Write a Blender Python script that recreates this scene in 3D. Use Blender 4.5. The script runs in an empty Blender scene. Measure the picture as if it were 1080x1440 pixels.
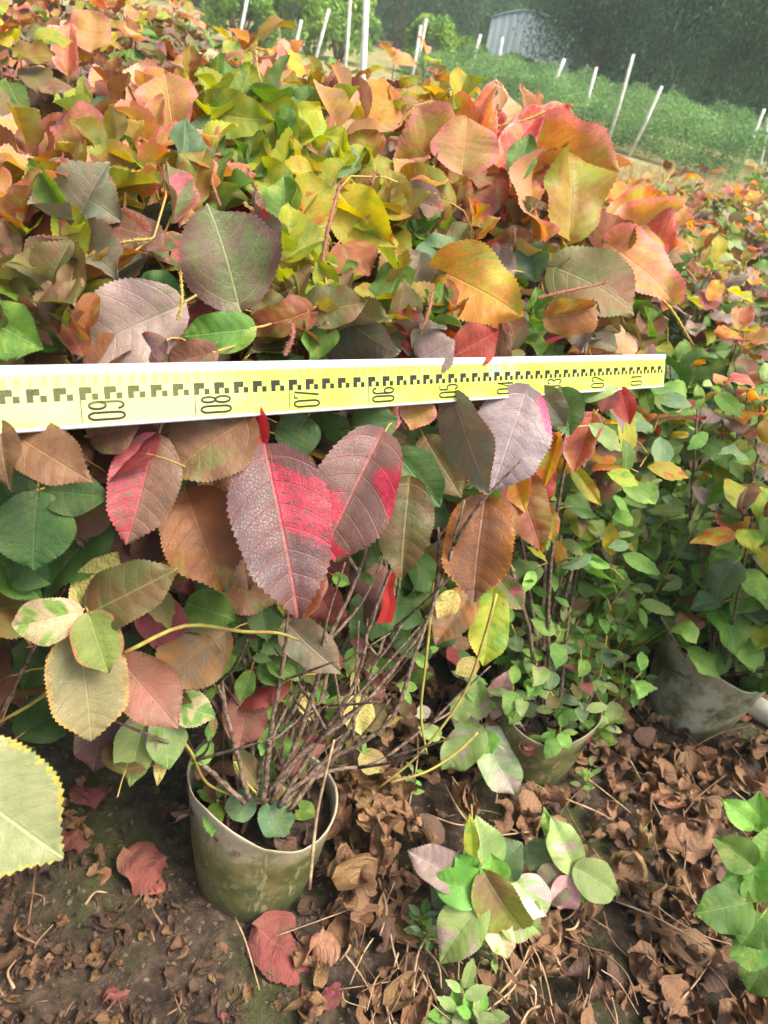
import bpy, math, random
import numpy as np
from mathutils import Vector, Matrix

scene = bpy.context.scene
col = scene.collection
R = math.radians

# ------------------------------------------------------------------ camera
CAM_H = 1.15
FPX = 1080.0                       # focal length in photo pixels (photo 1080 x 1440)
pitch, roll = R(33.0), R(11.6)
_r0 = Vector((1, 0, 0)); _u0 = Vector((0, math.sin(pitch), math.cos(pitch)))
FW = Vector((0, math.cos(pitch), -math.sin(pitch)))
CX = _r0 * math.cos(roll) + _u0 * math.sin(roll)
CY = _u0 * math.cos(roll) - _r0 * math.sin(roll)
CC = Vector((0, 0, CAM_H))
cam = bpy.data.cameras.new('camera'); camo = bpy.data.objects.new('camera', cam); col.objects.link(camo)
camo.matrix_world = Matrix(((CX.x, CY.x, -FW.x, CC.x), (CX.y, CY.y, -FW.y, CC.y), (CX.z, CY.z, -FW.z, CC.z), (0, 0, 0, 1)))
cam.sensor_fit = 'VERTICAL'; cam.sensor_height = 36.0; cam.sensor_width = 27.0; cam.lens = 27.0
cam.clip_start = 0.02; cam.clip_end = 500
cam.dof.use_dof = True; cam.dof.focus_distance = 0.88; cam.dof.aperture_fstop = 10
scene.camera = camo

# ------------------------------------------------------------------ light
SUN_EL, SUN_AZ = 60.0, 112.0       # azimuth: direction the light comes from, clockwise from +Y
w = bpy.data.worlds.new('World'); scene.world = w; w.use_nodes = True
wn = w.node_tree; wn.nodes.clear()
sky = wn.nodes.new('ShaderNodeTexSky'); sky.sky_type = 'NISHITA'; sky.sun_disc = False
sky.sun_elevation = R(SUN_EL); sky.sun_rotation = R(SUN_AZ)
sky.air_density = 1.0; sky.dust_density = 7.0; sky.ozone_density = 0.3
bg = wn.nodes.new('ShaderNodeBackground'); bg.inputs[1].default_value = 0.15
wo = wn.nodes.new('ShaderNodeOutputWorld')
wn.links.new(sky.outputs[0], bg.inputs[0]); wn.links.new(bg.outputs[0], wo.inputs[0])
sun = bpy.data.lights.new('sun', 'SUN'); sun.energy = 2.2; sun.angle = R(24); sun.color = (1.0, 0.93, 0.80)
so = bpy.data.objects.new('sun', sun); col.objects.link(so)
az = R(SUN_AZ); el = R(SUN_EL)
sdir = Vector((math.sin(az) * math.cos(el), math.cos(az) * math.cos(el), math.sin(el)))
so.rotation_euler = sdir.to_track_quat('Z', 'Y').to_euler(); so.location = (0, 0, 8)
scene.view_settings.view_transform = 'Standard'; scene.view_settings.look = 'None'
scene.view_settings.gamma = 1.0; scene.view_settings.exposure = 1.22
scene.view_settings.use_curve_mapping = False
scene.cycles.volume_bounces = 1; scene.cycles.max_bounces = 6; scene.cycles.transparent_max_bounces = 4
scene.cycles.diffuse_bounces = 4; scene.cycles.glossy_bounces = 2; scene.cycles.transmission_bounces = 4

# ------------------------------------------------------------------ geometry helpers
def ray(px, py):
    return CX * ((px - 540) / FPX) - CY * ((py - 720) / FPX) + FW
def P(px, py, z):                  # world point seen at a photo pixel, z metres along the view axis
    return CC + ray(px, py) * z
def G(px, py, h=0.0):
    d = ray(px, py); return CC + d * ((h - CAM_H) / d.z)
def proj(p):
    v = p - CC; z = v.dot(FW)
    if z < 1e-3: return 1e6, 1e6, z
    return 540 + v.dot(CX) / z * FPX, 720 - v.dot(CY) / z * FPX, z

def tag(o, label=None, cat=None, group=None, kind=None):
    if label: o['label'] = label
    if cat: o['category'] = cat
    if group: o['group'] = group
    if kind: o['kind'] = kind
    return o
def link(o, parent=None):
    col.objects.link(o)
    if parent is not None:
        o.parent = parent
    return o
def empty(name, loc):
    o = bpy.data.objects.new(name, None); o.empty_display_size = .1
    o.location = loc; col.objects.link(o); return o
def new_mesh(name, V, F, mats, uv=None, uv2=None, midx=None, smooth=True):
    me = bpy.data.meshes.new(name)
    me.from_pydata([tuple(v) for v in V], [], [tuple(f) for f in F])
    for m in (mats if isinstance(mats, (list, tuple)) else [mats]): me.materials.append(m)
    if uv is not None:
        li = np.empty(len(me.loops), dtype=np.int32); me.loops.foreach_get('vertex_index', li)
        l = me.uv_layers.new(name='UVMap'); l.data.foreach_set('uv', np.asarray(uv, dtype=np.float32)[li].ravel())
        if uv2 is not None:
            l = me.uv_layers.new(name='Edge'); l.data.foreach_set('uv', np.asarray(uv2, dtype=np.float32)[li].ravel())
    if midx is not None: me.polygons.foreach_set('material_index', np.asarray(midx, dtype=np.int32))
    if smooth: me.polygons.foreach_set('use_smooth', np.ones(len(me.polygons), dtype=bool))
    me.update(); return me
def obj(name, me, parent=None, loc=None):
    """mesh given in world coordinates; parent is an unrotated Empty or object"""
    o = bpy.data.objects.new(name, me); link(o, parent)
    if parent is not None:
        o.location = -world_loc(parent)
    return o
def world_loc(o):
    v = Vector((0, 0, 0)); q = o
    while q is not None:
        v += q.location; q = q.parent
    return v

class MB:
    def __init__(s): s.V = []; s.F = []
    def tube(s, pts, radii, n=6, cap=True):
        pts = [Vector(p) for p in pts]
        if not isinstance(radii, (list, tuple)): radii = [radii] * len(pts)
        b = len(s.V); up = None
        for i, p in enumerate(pts):
            t = (pts[min(i + 1, len(pts) - 1)] - pts[max(i - 1, 0)])
            t = t.normalized() if t.length > 1e-9 else Vector((0, 0, 1))
            if up is None:
                up = Vector((1, 0, 0)) if abs(t.x) < .8 else Vector((0, 1, 0))
            a = (up - t * up.dot(t)).normalized(); c = t.cross(a); up = a
            for k in range(n):
                an = 2 * math.pi * k / n
                s.V.append(p + (a * math.cos(an) + c * math.sin(an)) * radii[i])
        for i in range(len(pts) - 1):
            for k in range(n):
                k2 = (k + 1) % n
                s.F.append((b + i * n + k, b + i * n + k2, b + (i + 1) * n + k2, b + (i + 1) * n + k))
        if cap:
            s.F.append(tuple(b + k for k in range(n))[::-1])
            e = b + (len(pts) - 1) * n; s.F.append(tuple(e + k for k in range(n)))
        return s
    def box(s, o, a, b_, c):       # corner o, edge vectors a b c
        n = len(s.V)
        for i in (0, 1):
            for j in (0, 1):
                for k in (0, 1): s.V.append(o + a * i + b_ * j + c * k)
        for f in ((0, 1, 3, 2), (4, 6, 7, 5), (0, 4, 5, 1), (2, 3, 7, 6), (0, 2, 6, 4), (1, 5, 7, 3)):
            s.F.append(tuple(n + q for q in f))
        return s
    def mesh(s, name, mat, smooth=True): return new_mesh(name, s.V, s.F, mat, smooth=smooth)

def smooth_path(pts, n=14):
    """Catmull-Rom through points"""
    pts = [Vector(p) for p in pts]; q = [pts[0] * 2 - pts[1]] + pts + [pts[-1] * 2 - pts[-2]]
    out = []; segs = len(pts) - 1
    for i in range(n + 1):
        u = i / n * segs; k = min(int(u), segs - 1); t = u - k
        a, b, c, d = q[k], q[k + 1], q[k + 2], q[k + 3]
        out.append(.5 * ((2 * b) + (c - a) * t + (2 * a - 5 * b + 4 * c - d) * t * t + (3 * b - a - 3 * c + d) * t ** 3))
    return out

# ------------------------------------------------------------------ node helper
class NT:
    def __init__(s, name):
        s.mat = bpy.data.materials.new(name); s.mat.use_nodes = True
        s.nt = s.mat.node_tree; s.nt.nodes.clear()
        s.out = s.n('ShaderNodeOutputMaterial')
    def n(s, t, **kw):
        nd = s.nt.nodes.new(t)
        for k, v in kw.items(): setattr(nd, k, v)
        return nd
    def set(s, sock, v):
        if isinstance(v, bpy.types.NodeSocket): s.nt.links.new(v, sock)
        elif isinstance(v, (tuple, list)) and len(v) == 3 and sock.type == 'RGBA': sock.default_value = (*v, 1)
        else: sock.default_value = v
    def m(s, op, a, b=None, c=None, clamp=False):
        nd = s.n('ShaderNodeMath', operation=op, use_clamp=clamp); s.set(nd.inputs[0], a)
        if b is not None: s.set(nd.inputs[1], b)
        if c is not None: s.set(nd.inputs[2], c)
        return nd.outputs[0]
    def ramp(s, v, lo, hi):
        nd = s.n('ShaderNodeMapRange', interpolation_type='SMOOTHSTEP'); s.set(nd.inputs[0], v)
        s.set(nd.inputs[1], lo); s.set(nd.inputs[2], hi); return nd.outputs[0]
    def mix(s, f, a, b, mode='MIX'):
        nd = s.n('ShaderNodeMix', data_type='RGBA', blend_type=mode); s.set(nd.inputs[0], f)
        s.set(nd.inputs[6], a); s.set(nd.inputs[7], b); return nd.outputs[2]
    def comb(s, x, y, z):
        nd = s.n('ShaderNodeCombineXYZ'); s.set(nd.inputs[0], x); s.set(nd.inputs[1], y); s.set(nd.inputs[2], z); return nd.outputs[0]
    def sep(s, v):
        nd = s.n('ShaderNodeSeparateXYZ'); s.set(nd.inputs[0], v); return nd.outputs
    def noise(s, vec, scale, detail=2, rough=.5):
        nd = s.n('ShaderNodeTexNoise'); s.set(nd.inputs['Vector'], vec); s.set(nd.inputs['Scale'], scale)
        nd.inputs['Detail'].default_value = detail; nd.inputs['Roughness'].default_value = rough; return nd.outputs[0]
    def vor(s, vec, scale, feature='F1', out=0):
        nd = s.n('ShaderNodeTexVoronoi', feature=feature); s.set(nd.inputs['Vector'], vec); s.set(nd.inputs['Scale'], scale); return nd.outputs[out]
    def bump(s, h, strength, dist):
        nd = s.n('ShaderNodeBump'); s.set(nd.inputs['Height'], h); nd.inputs['Strength'].default_value = strength
        nd.inputs['Distance'].default_value = dist; return nd.outputs[0]
    def hsv(s, c, h=.5, sa=1., v=1.):
        nd = s.n('ShaderNodeHueSaturation'); s.set(nd.inputs['Color'], c); s.set(nd.inputs['Hue'], h)
        s.set(nd.inputs['Saturation'], sa); s.set(nd.inputs['Value'], v); return nd.outputs[0]
    def prin(s, c, rough=.6, spec=.5, normal=None, metal=0.):
        nd = s.n('ShaderNodeBsdfPrincipled'); s.set(nd.inputs['Base Color'], c); s.set(nd.inputs['Roughness'], rough)
        s.set(nd.inputs['Specular IOR Level'], spec); nd.inputs['Metallic'].default_value = metal
        if normal is not None: s.set(nd.inputs['Normal'], normal)
        return nd.outputs[0]
    def done(s, sh): s.nt.links.new(sh, s.out.inputs[0]); return s.mat
    def rnd(s):
        a = s.n('ShaderNodeObjectInfo').outputs['Random']; b = s.n('ShaderNodeNewGeometry').outputs['Random Per Island']
        return s.m('FRACT', s.m('ADD', a, b))
    def objco(s): return s.n('ShaderNodeTexCoord').outputs['Object']

def leaf_mat(name, A, A2, patch=None, pamt=0., margin=None, mamt=0., vein=None, vamt=.5, back=None, tr=.28, rough=.42, speck=None, samt=0., A3=None, m3=.5):
    t = NT(name)
    uv = t.n('ShaderNodeUVMap', uv_map='UVMap').outputs[0]; ed = t.n('ShaderNodeUVMap', uv_map='Edge').outputs[0]
    u, v, _ = t.sep(uv); e, sd, _ = t.sep(ed)
    r = t.rnd()
    x = t.m('SUBTRACT', u, .5); ax = t.m('ABSOLUTE', x); side = t.m('SIGN', x)
    s = t.m('SUBTRACT', v, t.m('ADD', t.m('MULTIPLY', ax, .34), t.m('MULTIPLY', t.m('MULTIPLY', ax, ax), 1.15)))
    tri = t.m('MULTIPLY', t.m('ABSOLUTE', t.m('SUBTRACT', t.m('FRACT', t.m('MULTIPLY', s, 7.)), .5)), 2.)
    lat = t.m('MULTIPLY', t.ramp(tri, .91, 1.), .62)
    mid = t.ramp(ax, .016, .005)
    vn = t.m('MAXIMUM', mid, lat)
    ret = t.vor(uv, 34., 'DISTANCE_TO_EDGE')
    retl = t.ramp(ret, .07, .0)
    r40 = t.m('MULTIPLY', r, 41.)
    n1 = t.noise(t.comb(t.m('ADD', u, r40), v, r40), 3.2, 3)
    c = t.mix(t.ramp(n1, .35, .65), A, A2)
    if A3:
        mo = t.noise(t.comb(t.m('ADD', u, t.m('MULTIPLY', r, 23.)), t.m('ADD', s, r40), t.m('MULTIPLY', side, .35)), 2.3, 4, .6)
        c = t.mix(t.ramp(mo, .62 - .25 * m3, .78 - .25 * m3), c, A3)
    if patch:
        vec = t.comb(t.m('ADD', t.m('MULTIPLY', ax, 1.3), t.m('ADD', t.m('MULTIPLY', side, 7.3), r40)), t.m('MULTIPLY', s, 1.7), t.m('MULTIPLY', r, 13.))
        pn = t.noise(vec, 1.7, 1)
        fn = t.noise(uv, 38., 3, .7)
        pn = t.m('ADD', pn, t.m('MULTIPLY', t.m('SUBTRACT', fn, .5), .22))
        th = .72 - .42 * pamt
        c = t.mix(t.ramp(pn, th - .04, th + .05), c, t.mix(t.ramp(fn, .3, .7), patch, tuple(q * .6 for q in patch)))
    if speck:
        sn = t.noise(t.comb(t.m('ADD', t.m('MULTIPLY', u, .55), r40), t.m('MULTIPLY', s, 1.6), r40), 24., 5, .75)
        th = .70 - .34 * samt
        c = t.mix(t.ramp(sn, th - .03, th + .10), c, speck)
    if margin:
        mn = t.noise(t.comb(t.m('ADD', u, r40), v, r), 22., 5, .8)
        mm = t.m('ADD', e, t.m('MULTIPLY', t.m('SUBTRACT', mn, .5), 1.5))
        c = t.mix(t.ramp(mm, 1 - mamt - .06, 1 - mamt + .12), c, margin)
    c = t.hsv(c, t.m('ADD', .485, t.m('MULTIPLY', r, .03)), 1.0, t.m('ADD', .72, t.m('MULTIPLY', t.m('FRACT', t.m('MULTIPLY', r, 7.)), .5)))
    if vein: c = t.mix(t.m('MULTIPLY', vn, vamt), c, vein)
    c = t.mix(t.m('MULTIPLY', t.ramp(t.noise(t.comb(t.m('ADD', u, r40), t.m('MULTIPLY', s, 2.), r40), 7., 5, .7), .42, .66), .30), c, t.hsv(c, .5, 1.1, .55))
    # small blemishes
    bl = t.noise(t.comb(t.m('ADD', u, r40), t.m('ADD', v, r40), 0.), 11., 4, .75)
    c = t.mix(t.m('MULTIPLY', t.ramp(bl, .66, .74), .55), c, (.10, .06, .03))
    if back is None: back = tuple(.55 * q + .45 * g for q, g in zip(A, (.30, .26, .18)))
    bf = t.n('ShaderNodeNewGeometry').outputs['Backfacing']
    c2 = t.mix(t.m('MULTIPLY', bf, .75), c, back)
    h = t.m('SUBTRACT', t.m('SUBTRACT', t.m('MULTIPLY', t.noise(uv, 16., 4, .65), 1.1), t.m('MULTIPLY', vn, .8)), t.m('MULTIPLY', t.ramp(t.vor(uv, 46., 'DISTANCE_TO_EDGE'), .10, .0), .22))
    nb = t.bump(h, .55, .0016)
    if name.startswith('leaf_dead'): nb = t.bump(t.noise(t.comb(t.m('ADD', u, r40), t.m('MULTIPLY', s, 2.), r40), 8., 5, .65), .8, .012)
    rg = t.m('ADD', rough - .08, t.m('MULTIPLY', t.noise(uv, 9., 3), .26))
    p = t.prin(c2, rg, .5, nb)
    tl = t.n('ShaderNodeBsdfTranslucent'); t.set(tl.inputs[0], t.hsv(c, .5, 1.15, 1.5))
    ms = t.n('ShaderNodeMixShader'); ms.inputs[0].default_value = tr
    t.nt.links.new(p, ms.inputs[1]); t.nt.links.new(tl.outputs[0], ms.inputs[2])
    return t.done(ms.outputs[0])

PINK = (.46, .030, .065)
M = {}
LT = {   # leaf kinds: the leaf's own pigments
 'bronze':   dict(A3=(0.16, 0.13, 0.05), m3=0.4, A=(.115, .062, .058), A2=(.15, .075, .055), vein=(.30, .12, .08), vamt=.45, patch=PINK, pamt=.12, tr=.15),
 'bronzepink': dict(A3=(0.17, 0.08, 0.05), m3=0.4, A=(.13, .068, .065), A2=(.15, .07, .06), patch=(.50, .035, .08), pamt=.36, vein=(.45, .13, .10), vamt=.4, tr=.15),
 'brown':    dict(A3=(0.14, 0.14, 0.045), m3=0.4, A=(.15, .065, .035), A2=(.20, .10, .05), vein=(.34, .20, .10), vamt=.4, tr=.25),
 'orangebrown': dict(A3=(0.28, 0.2, 0.05), m3=0.5, A=(.30, .10, .03), A2=(.22, .07, .035), vein=(.42, .20, .06), vamt=.4, tr=.38),
 'orange':   dict(A3=(0.42, 0.38, 0.05), m3=0.6, A=(.55, .16, .02), A2=(.50, .25, .02), vein=(.6, .35, .08), vamt=.3, margin=(.72, .22, .16), mamt=.18, tr=.42),
 'olive':    dict(A3=(0.2, 0.09, 0.04), m3=0.35, A=(.12, .13, .035), A2=(.17, .11, .04), vein=(.28, .28, .10), vamt=.5, tr=.28),
 'golden':   dict(A3=(0.24, 0.28, 0.04), m3=0.5, A=(.30, .22, .025), A2=(.24, .13, .025), vein=(.42, .34, .08), vamt=.4, tr=.38),
 'green':    dict(A3=(0.2, 0.27, 0.04), m3=0.4, A=(.075, .18, .022), A2=(.11, .22, .026), vein=(.22, .36, .12), vamt=.5, tr=.28),
 'darkgreen': dict(A3=(0.09, 0.14, 0.03), m3=0.4, A=(.045, .115, .024), A2=(.07, .14, .03), vein=(.10, .2, .07), vamt=.45, tr=.2),
 'bluegreen': dict(A3=(0.14, 0.22, 0.06), m3=0.4, A=(.08, .17, .075), A2=(.13, .19, .085), vein=(.25, .33, .2), vamt=.4, tr=.22),
 'greygreen': dict(A3=(0.22, 0.14, 0.08), m3=0.35, A=(.13, .15, .09), A2=(.16, .13, .08), vein=(.28, .28, .18), vamt=.4, tr=.2, margin=(.30, .14, .08), mamt=.04),
 'grey':     dict(A3=(0.16, 0.15, 0.08), m3=0.4, A=(.19, .13, .12), A2=(.24, .18, .15), vein=(.36, .28, .22), vamt=.4, tr=.14, rough=.36),
 'yellowgreen': dict(A3=(0.14, 0.27, 0.03), m3=0.5, A=(.30, .38, .03), A2=(.38, .36, .03), vein=(.50, .50, .16), vamt=.4, tr=.36),
 'yellow':   dict(A3=(0.3, 0.34, 0.04), m3=0.5, A=(.52, .40, .03), A2=(.42, .36, .03), vein=(.62, .52, .12), vamt=.35, tr=.4, patch=(.62, .22, .03), pamt=.15),
 'salmon':   dict(A3=(0.36, 0.32, 0.06), m3=0.65, A=(.48, .24, .07), A2=(.48, .31, .06), vein=(.62, .36, .20), vamt=.35, tr=.36, margin=(.72, .28, .23), mamt=.24, speck=(.62, .25, .14), samt=.6),
 'pink':     dict(A3=(0.48, 0.26, 0.08), m3=0.5, A=(.56, .13, .10), A2=(.50, .17, .06), vein=(.68, .35, .25), vamt=.35, tr=.32, margin=(.76, .36, .32), mamt=.16, speck=(.66, .12, .14), samt=.5),
 'peach':    dict(A3=(0.55, 0.42, 0.1), m3=0.5, A=(.56, .36, .16), A2=(.62, .42, .24), vein=(.75, .55, .35), vamt=.35, tr=.34, speck=(.80, .42, .36), samt=.6),
 'greenpink': dict(A3=(0.3, 0.2, 0.06), m3=0.4, A=(.14, .19, .06), A2=(.17, .20, .06), vein=(.35, .35, .18), vamt=.4, tr=.28, patch=(.72, .17, .17), pamt=.4, margin=(.72, .24, .22), mamt=.10),
 'varieg':   dict(A=(.20, .28, .04), A2=(.33, .34, .04), vein=(.45, .42, .15), vamt=.35, tr=.3, patch=(.66, .30, .16), pamt=.45, speck=(.70, .58, .22), samt=.75),
 'cream':    dict(A=(.36, .37, .19), A2=(.29, .33, .14), vein=(.50, .52, .30), vamt=.5, tr=.3, margin=(.58, .48, .08), mamt=.07),
 'palegreen': dict(A=(.23, .36, .10), A2=(.31, .40, .14), vein=(.42, .52, .28), vamt=.4, tr=.3, patch=(.55, .42, .36), pamt=.18),
 'weedgreen': dict(A3=(0.17, 0.3, 0.07), m3=0.4, A=(.16, .35, .06), A2=(.23, .41, .085), vein=(.25, .42, .18), vamt=.4, tr=.3),
 'lime':     dict(A=(.14, .36, .05), A2=(.20, .42, .07), vein=(.32, .52, .16), vamt=.4, tr=.32),
 'red':      dict(A3=(0.3, 0.04, 0.03), m3=0.5, A=(.34, .016, .022), A2=(.26, .025, .025), vein=(.58, .16, .10), vamt=.55, tr=.35, speck=(.75, .10, .12), samt=.3),
 'maroonred': dict(A=(.24, .04, .04), A2=(.17, .045, .04), vein=(.4, .1, .08), vamt=.35, tr=.25),
 'yelloworange': dict(A3=(0.34, 0.36, 0.05), m3=0.4, A=(.55, .42, .03), A2=(.62, .25, .03), vein=(.65, .5, .12), vamt=.3, tr=.38, speck=(.75, .20, .12), samt=.45),
 'deadbrown': dict(A3=(0.34, 0.2, 0.1), m3=0.4, A=(.19, .102, .042), A2=(.29, .165, .075), vein=(.12, .05, .025), vamt=.5, tr=.08, rough=.5, back=(.24, .13, .07)),
 'deadtan':  dict(A3=(0.48, 0.32, 0.18), m3=0.4, A=(.38, .22, .12), A2=(.25, .12, .055), vein=(.16, .08, .04), vamt=.5, tr=.08, rough=.65, back=(.28, .16, .09)),
 'deaddark': dict(A=(.085, .045, .028), A2=(.13, .07, .04), vein=(.05, .03, .02), vamt=.5, tr=.05, rough=.65, back=(.12, .07, .045)),
 'deadred':  dict(A3=(0.2, 0.09, 0.06), m3=0.5, A=(.30, .075, .07), A2=(.22, .06, .05), vein=(.34, .12, .09), vamt=.4, tr=.10, rough=.72, back=(.34, .12, .10)),
}
DESC = {'bronze': 'dark bronze leaf', 'bronzepink': 'dark bronze leaf with hot pink patches', 'brown': 'brown leaf', 'orangebrown': 'orange brown leaf',
 'orange': 'orange leaf', 'olive': 'olive green leaf', 'golden': 'golden olive leaf', 'green': 'green leaf', 'darkgreen': 'dark green leaf', 'bluegreen': 'blue green leaf',
 'greygreen': 'grey green leaf', 'grey': 'grey lilac leaf with a dull sheen', 'yellowgreen': 'yellow green leaf', 'yellow': 'yellow leaf', 'salmon': 'salmon leaf with pink margin',
 'pink': 'pink leaf', 'peach': 'cream and peach leaf', 'greenpink': 'green leaf splashed with pink', 'varieg': 'green leaf speckled yellow and orange', 'cream': 'pale cream green leaf with yellow edge',
 'palegreen': 'pale green leaf', 'red': 'bright red leaf', 'maroonred': 'maroon red leaf', 'yelloworange': 'yellow leaf flecked with orange'}
for k, d in LT.items(): M[k] = leaf_mat('leaf_' + k, **d)

def simple(name, c1, c2, scale, rough=.8, bump=.3, bd=.003, spec=.3, detail=4, lo=.35, hi=.65):
    t = NT(name); co = t.objco(); n = t.noise(co, scale, detail, .6)
    return t.done(t.prin(t.mix(t.ramp(n, lo, hi), c1, c2), rough, spec, t.bump(n, bump, bd)))
M['petiole'] = simple('petiole', (.30, .28, .07), (.36, .17, .06), 60, .5, .2)
M['wood'] = simple('stem_bark', (.07, .045, .032), (.22, .16, .115), 130, .85, 1., .004)
M['greenstem'] = simple('young_stem', (.32, .34, .06), (.28, .18, .06), 40, .55, .3)
M['spike_y'] = simple('spike_yellow', (.42, .36, .08), (.30, .17, .06), 400, .8, .8, .002)
M['spike_r'] = simple('spike_red', (.34, .10, .085), (.22, .14, .06), 400, .8, .8, .002)
M['twig'] = simple('twig', (.20, .12, .07), (.09, .05, .03), 50, .8, .5)
M['twigpale'] = simple('twig_pale', (.42, .31, .19), (.22, .14, .08), 50, .75, .4)

# ------------------------------------------------------------------ leaf geometry
def leaf_geo(L, W, teeth=20, nv=9, fold=.25, curl=.5, wave=.05, cup=0., corr=.012, seed=0, twist=0., crump=0., pet=None, acu=.8, bw=.47, tip=.42, roll=0., tamp=1.):
    rg = np.random.RandomState(seed)
    nu = 2 * teeth
    i = np.arange(nu + 1); t = i / nu
    prof = np.power(np.clip(t, 0, 1), bw) * np.power(np.clip(1 - t, 0, 1), acu)
    tm = bw / (bw + acu); prof /= (tm ** bw) * ((1 - tm) ** acu)
    q_ = np.clip((t - .68) / .32, 0, 1); prof = prof * (1 - tip * q_ * q_ * (3 - 2 * q_))
    prof = prof * (1 - .05 * np.cos(9 * t + rg.rand() * 6))
    v = np.linspace(-1, 1, nv); v = np.sign(v) * np.abs(v) ** .9
    T, Vv = np.meshgrid(t, v, indexing='ij')
    edge = (np.abs(Vv) > .999)
    peak = (i % 2 == 1).astype(float)[:, None]
    tooth = tamp * edge * np.where(peak > 0, .035 + .035 * rg.rand(nu + 1, 1), -.03) * (T < .97)
    hw = (W / 2) * prof[:, None]
    asym = 1 + .06 * np.sign(Vv) * (rg.rand() - .5) * 2
    X = Vv * hw * asym + np.sign(Vv) * tooth * (W / 2) * .75
    Yt = T + edge * peak * (.35 / nu)
    Y = Yt * L - .10 * L * np.abs(Vv) ** 2 * (1 - T) ** 7       # shallow heart-shaped base
    xl_ = np.abs(X) / L; s = T - .34 * xl_ - 1.15 * xl_ * xl_
    amp = np.clip(np.abs(Vv) * 3, 0, 1) * (1 - np.abs(Vv) ** 4 * .4)
    Z = corr * L * .8 * (np.abs(np.sin(np.pi * (s * 7 + .0))) ** .7) * amp
    Z = Z + fold * np.abs(X) - cup * X * X / (W / 2)
    ph = rg.rand(4) * 6.28
    sgn = np.sign(Vv)
    Z += wave * L * np.abs(Vv) ** 2 * (np.sin(T * 7 + ph[0] + sgn * ph[1]) + .5 * np.sin(T * 15 + ph[2] + sgn * ph[3]))
    if crump:
        for _ in range(5):
            k = rg.randn(2) * 14; Z += crump * L * np.sin(k[0] * T + k[1] * X / L + rg.rand() * 6) * .5
    if roll:
        kk = roll / (W / 2) * (.6 + .8 * T); Z = Z + (1 - np.cos(kk * X)) / kk; X = np.sin(kk * X) / kk
    th = curl * (T ** 1.3)
    dy = L / nu
    cth = np.cos(curl * (t ** 1.3)); sth = np.sin(curl * (t ** 1.3))
    yc = np.concatenate([[0], np.cumsum((cth[1:] + cth[:-1]) / 2) * dy]); zc = np.concatenate([[0], np.cumsum((sth[1:] + sth[:-1]) / 2) * dy])
    off = Y - T * L
    YY = yc[:, None] + off * np.cos(th) + Z * np.sin(th)
    ZZ = -zc[:, None] - off * np.sin(th) + Z * np.cos(th)
    if twist:
        a = twist * T; X, ZZ = X * np.cos(a) - ZZ * np.sin(a), X * np.sin(a) + ZZ * np.cos(a)
    V = np.stack([X, YY, ZZ], -1).reshape(-1, 3)
    uv = np.stack([.5 + (Vv * hw) / L, T], -1).reshape(-1, 2)
    uv2 = np.stack([np.abs(Vv), .5 + .5 * Vv], -1).reshape(-1, 2)
    a = (np.arange(nu)[:, None] * nv + np.arange(nv - 1)[None, :]).ravel()
    F = np.stack([a, a + 1, a + nv + 1, a + nv], -1)
    mi = np.zeros(len(F), dtype=int)
    if pet is not None:
        mb = MB(); pe = Vector(pet); l = pe.length
        mb.tube([Vector((0, .004, -.0004)), Vector((0, -.35 * l, -.02 * l)) * .6 + pe * .25, pe * .75 + Vector((0, -.1 * l, 0)), pe], [.0013, .0011, .0012, .0016], 5, False)
        b = len(V)
        V = np.concatenate([V, np.array([tuple(q) for q in mb.V])]); F = [tuple(f) for f in F] + [tuple(b + q for q in f) for f in mb.F]
        uv = np.concatenate([uv, np.full((len(mb.V), 2), .5)]); uv2 = np.concatenate([uv2, np.full((len(mb.V), 2), .0)])
        mi = np.concatenate([mi, np.ones(len(mb.F), dtype=int)])
    return V, F, uv, uv2, mi

_rg = random.Random(4)
SHAPES = {}
def shapes(kind):
    if kind in SHAPES: return SHAPES[kind]
    out = []
    for k in range(14):
        r = random.Random(k * 7 + len(kind))
        if kind == 'near': out.append(leaf_geo(1, r.uniform(.66, .86), 18, 9, r.uniform(-.1, .6), r.uniform(.1, 1.5), r.uniform(.03, .085), r.uniform(0, .3), .016, k, r.uniform(-.7, .7), pet=None, acu=r.uniform(.66, .85)))
        elif kind == 'young': out.append(leaf_geo(1, r.uniform(.6, .85), 14, 9, r.uniform(.25, .8), r.uniform(-.3, 1.1), r.uniform(.03, .08), 0, .016, k, r.uniform(-.5, .5), acu=r.uniform(.66, .85), roll=r.uniform(.1, .6)))
        elif kind == 'mid': out.append(leaf_geo(1, r.uniform(.64, .86), 9, 5, r.uniform(-.1, .6), r.uniform(.1, 1.5), r.uniform(.03, .09), 0, .012, k, r.uniform(-.7, .7), acu=r.uniform(.66, .85)))
        elif kind == 'far': out.append(leaf_geo(1, r.uniform(.6, .85), 3, 3, r.uniform(.1, .5), r.uniform(.1, 1.2), .03, 0, 0, k, 0))
        elif kind == 'weed': out.append(leaf_geo(1, r.uniform(.42, .58), 5, 5, r.uniform(.1, .4), r.uniform(.1, .8), .02, 0, .012, k, 0, acu=.9, bw=.6))
        elif kind == 'dead': out.append(leaf_geo(1, r.uniform(.5, .9), 10, 9, r.uniform(-.2, .6), r.uniform(.6, 4.2), r.uniform(.10, .24), 0, .03, k, r.uniform(-2.4, 2.4), crump=r.uniform(.035, .07), roll=r.uniform(.7, 2.9)))
        elif kind == 'deadfar': out.append(leaf_geo(1, r.uniform(.5, .8), 4, 5, r.uniform(.2, .9), r.uniform(.6, 3.4), .15, 0, 0, k, r.uniform(-1.6, 1.6), crump=.05, roll=r.uniform(.8, 2.4)))
    SHAPES[kind] = out
    return out
MC = {}
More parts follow.
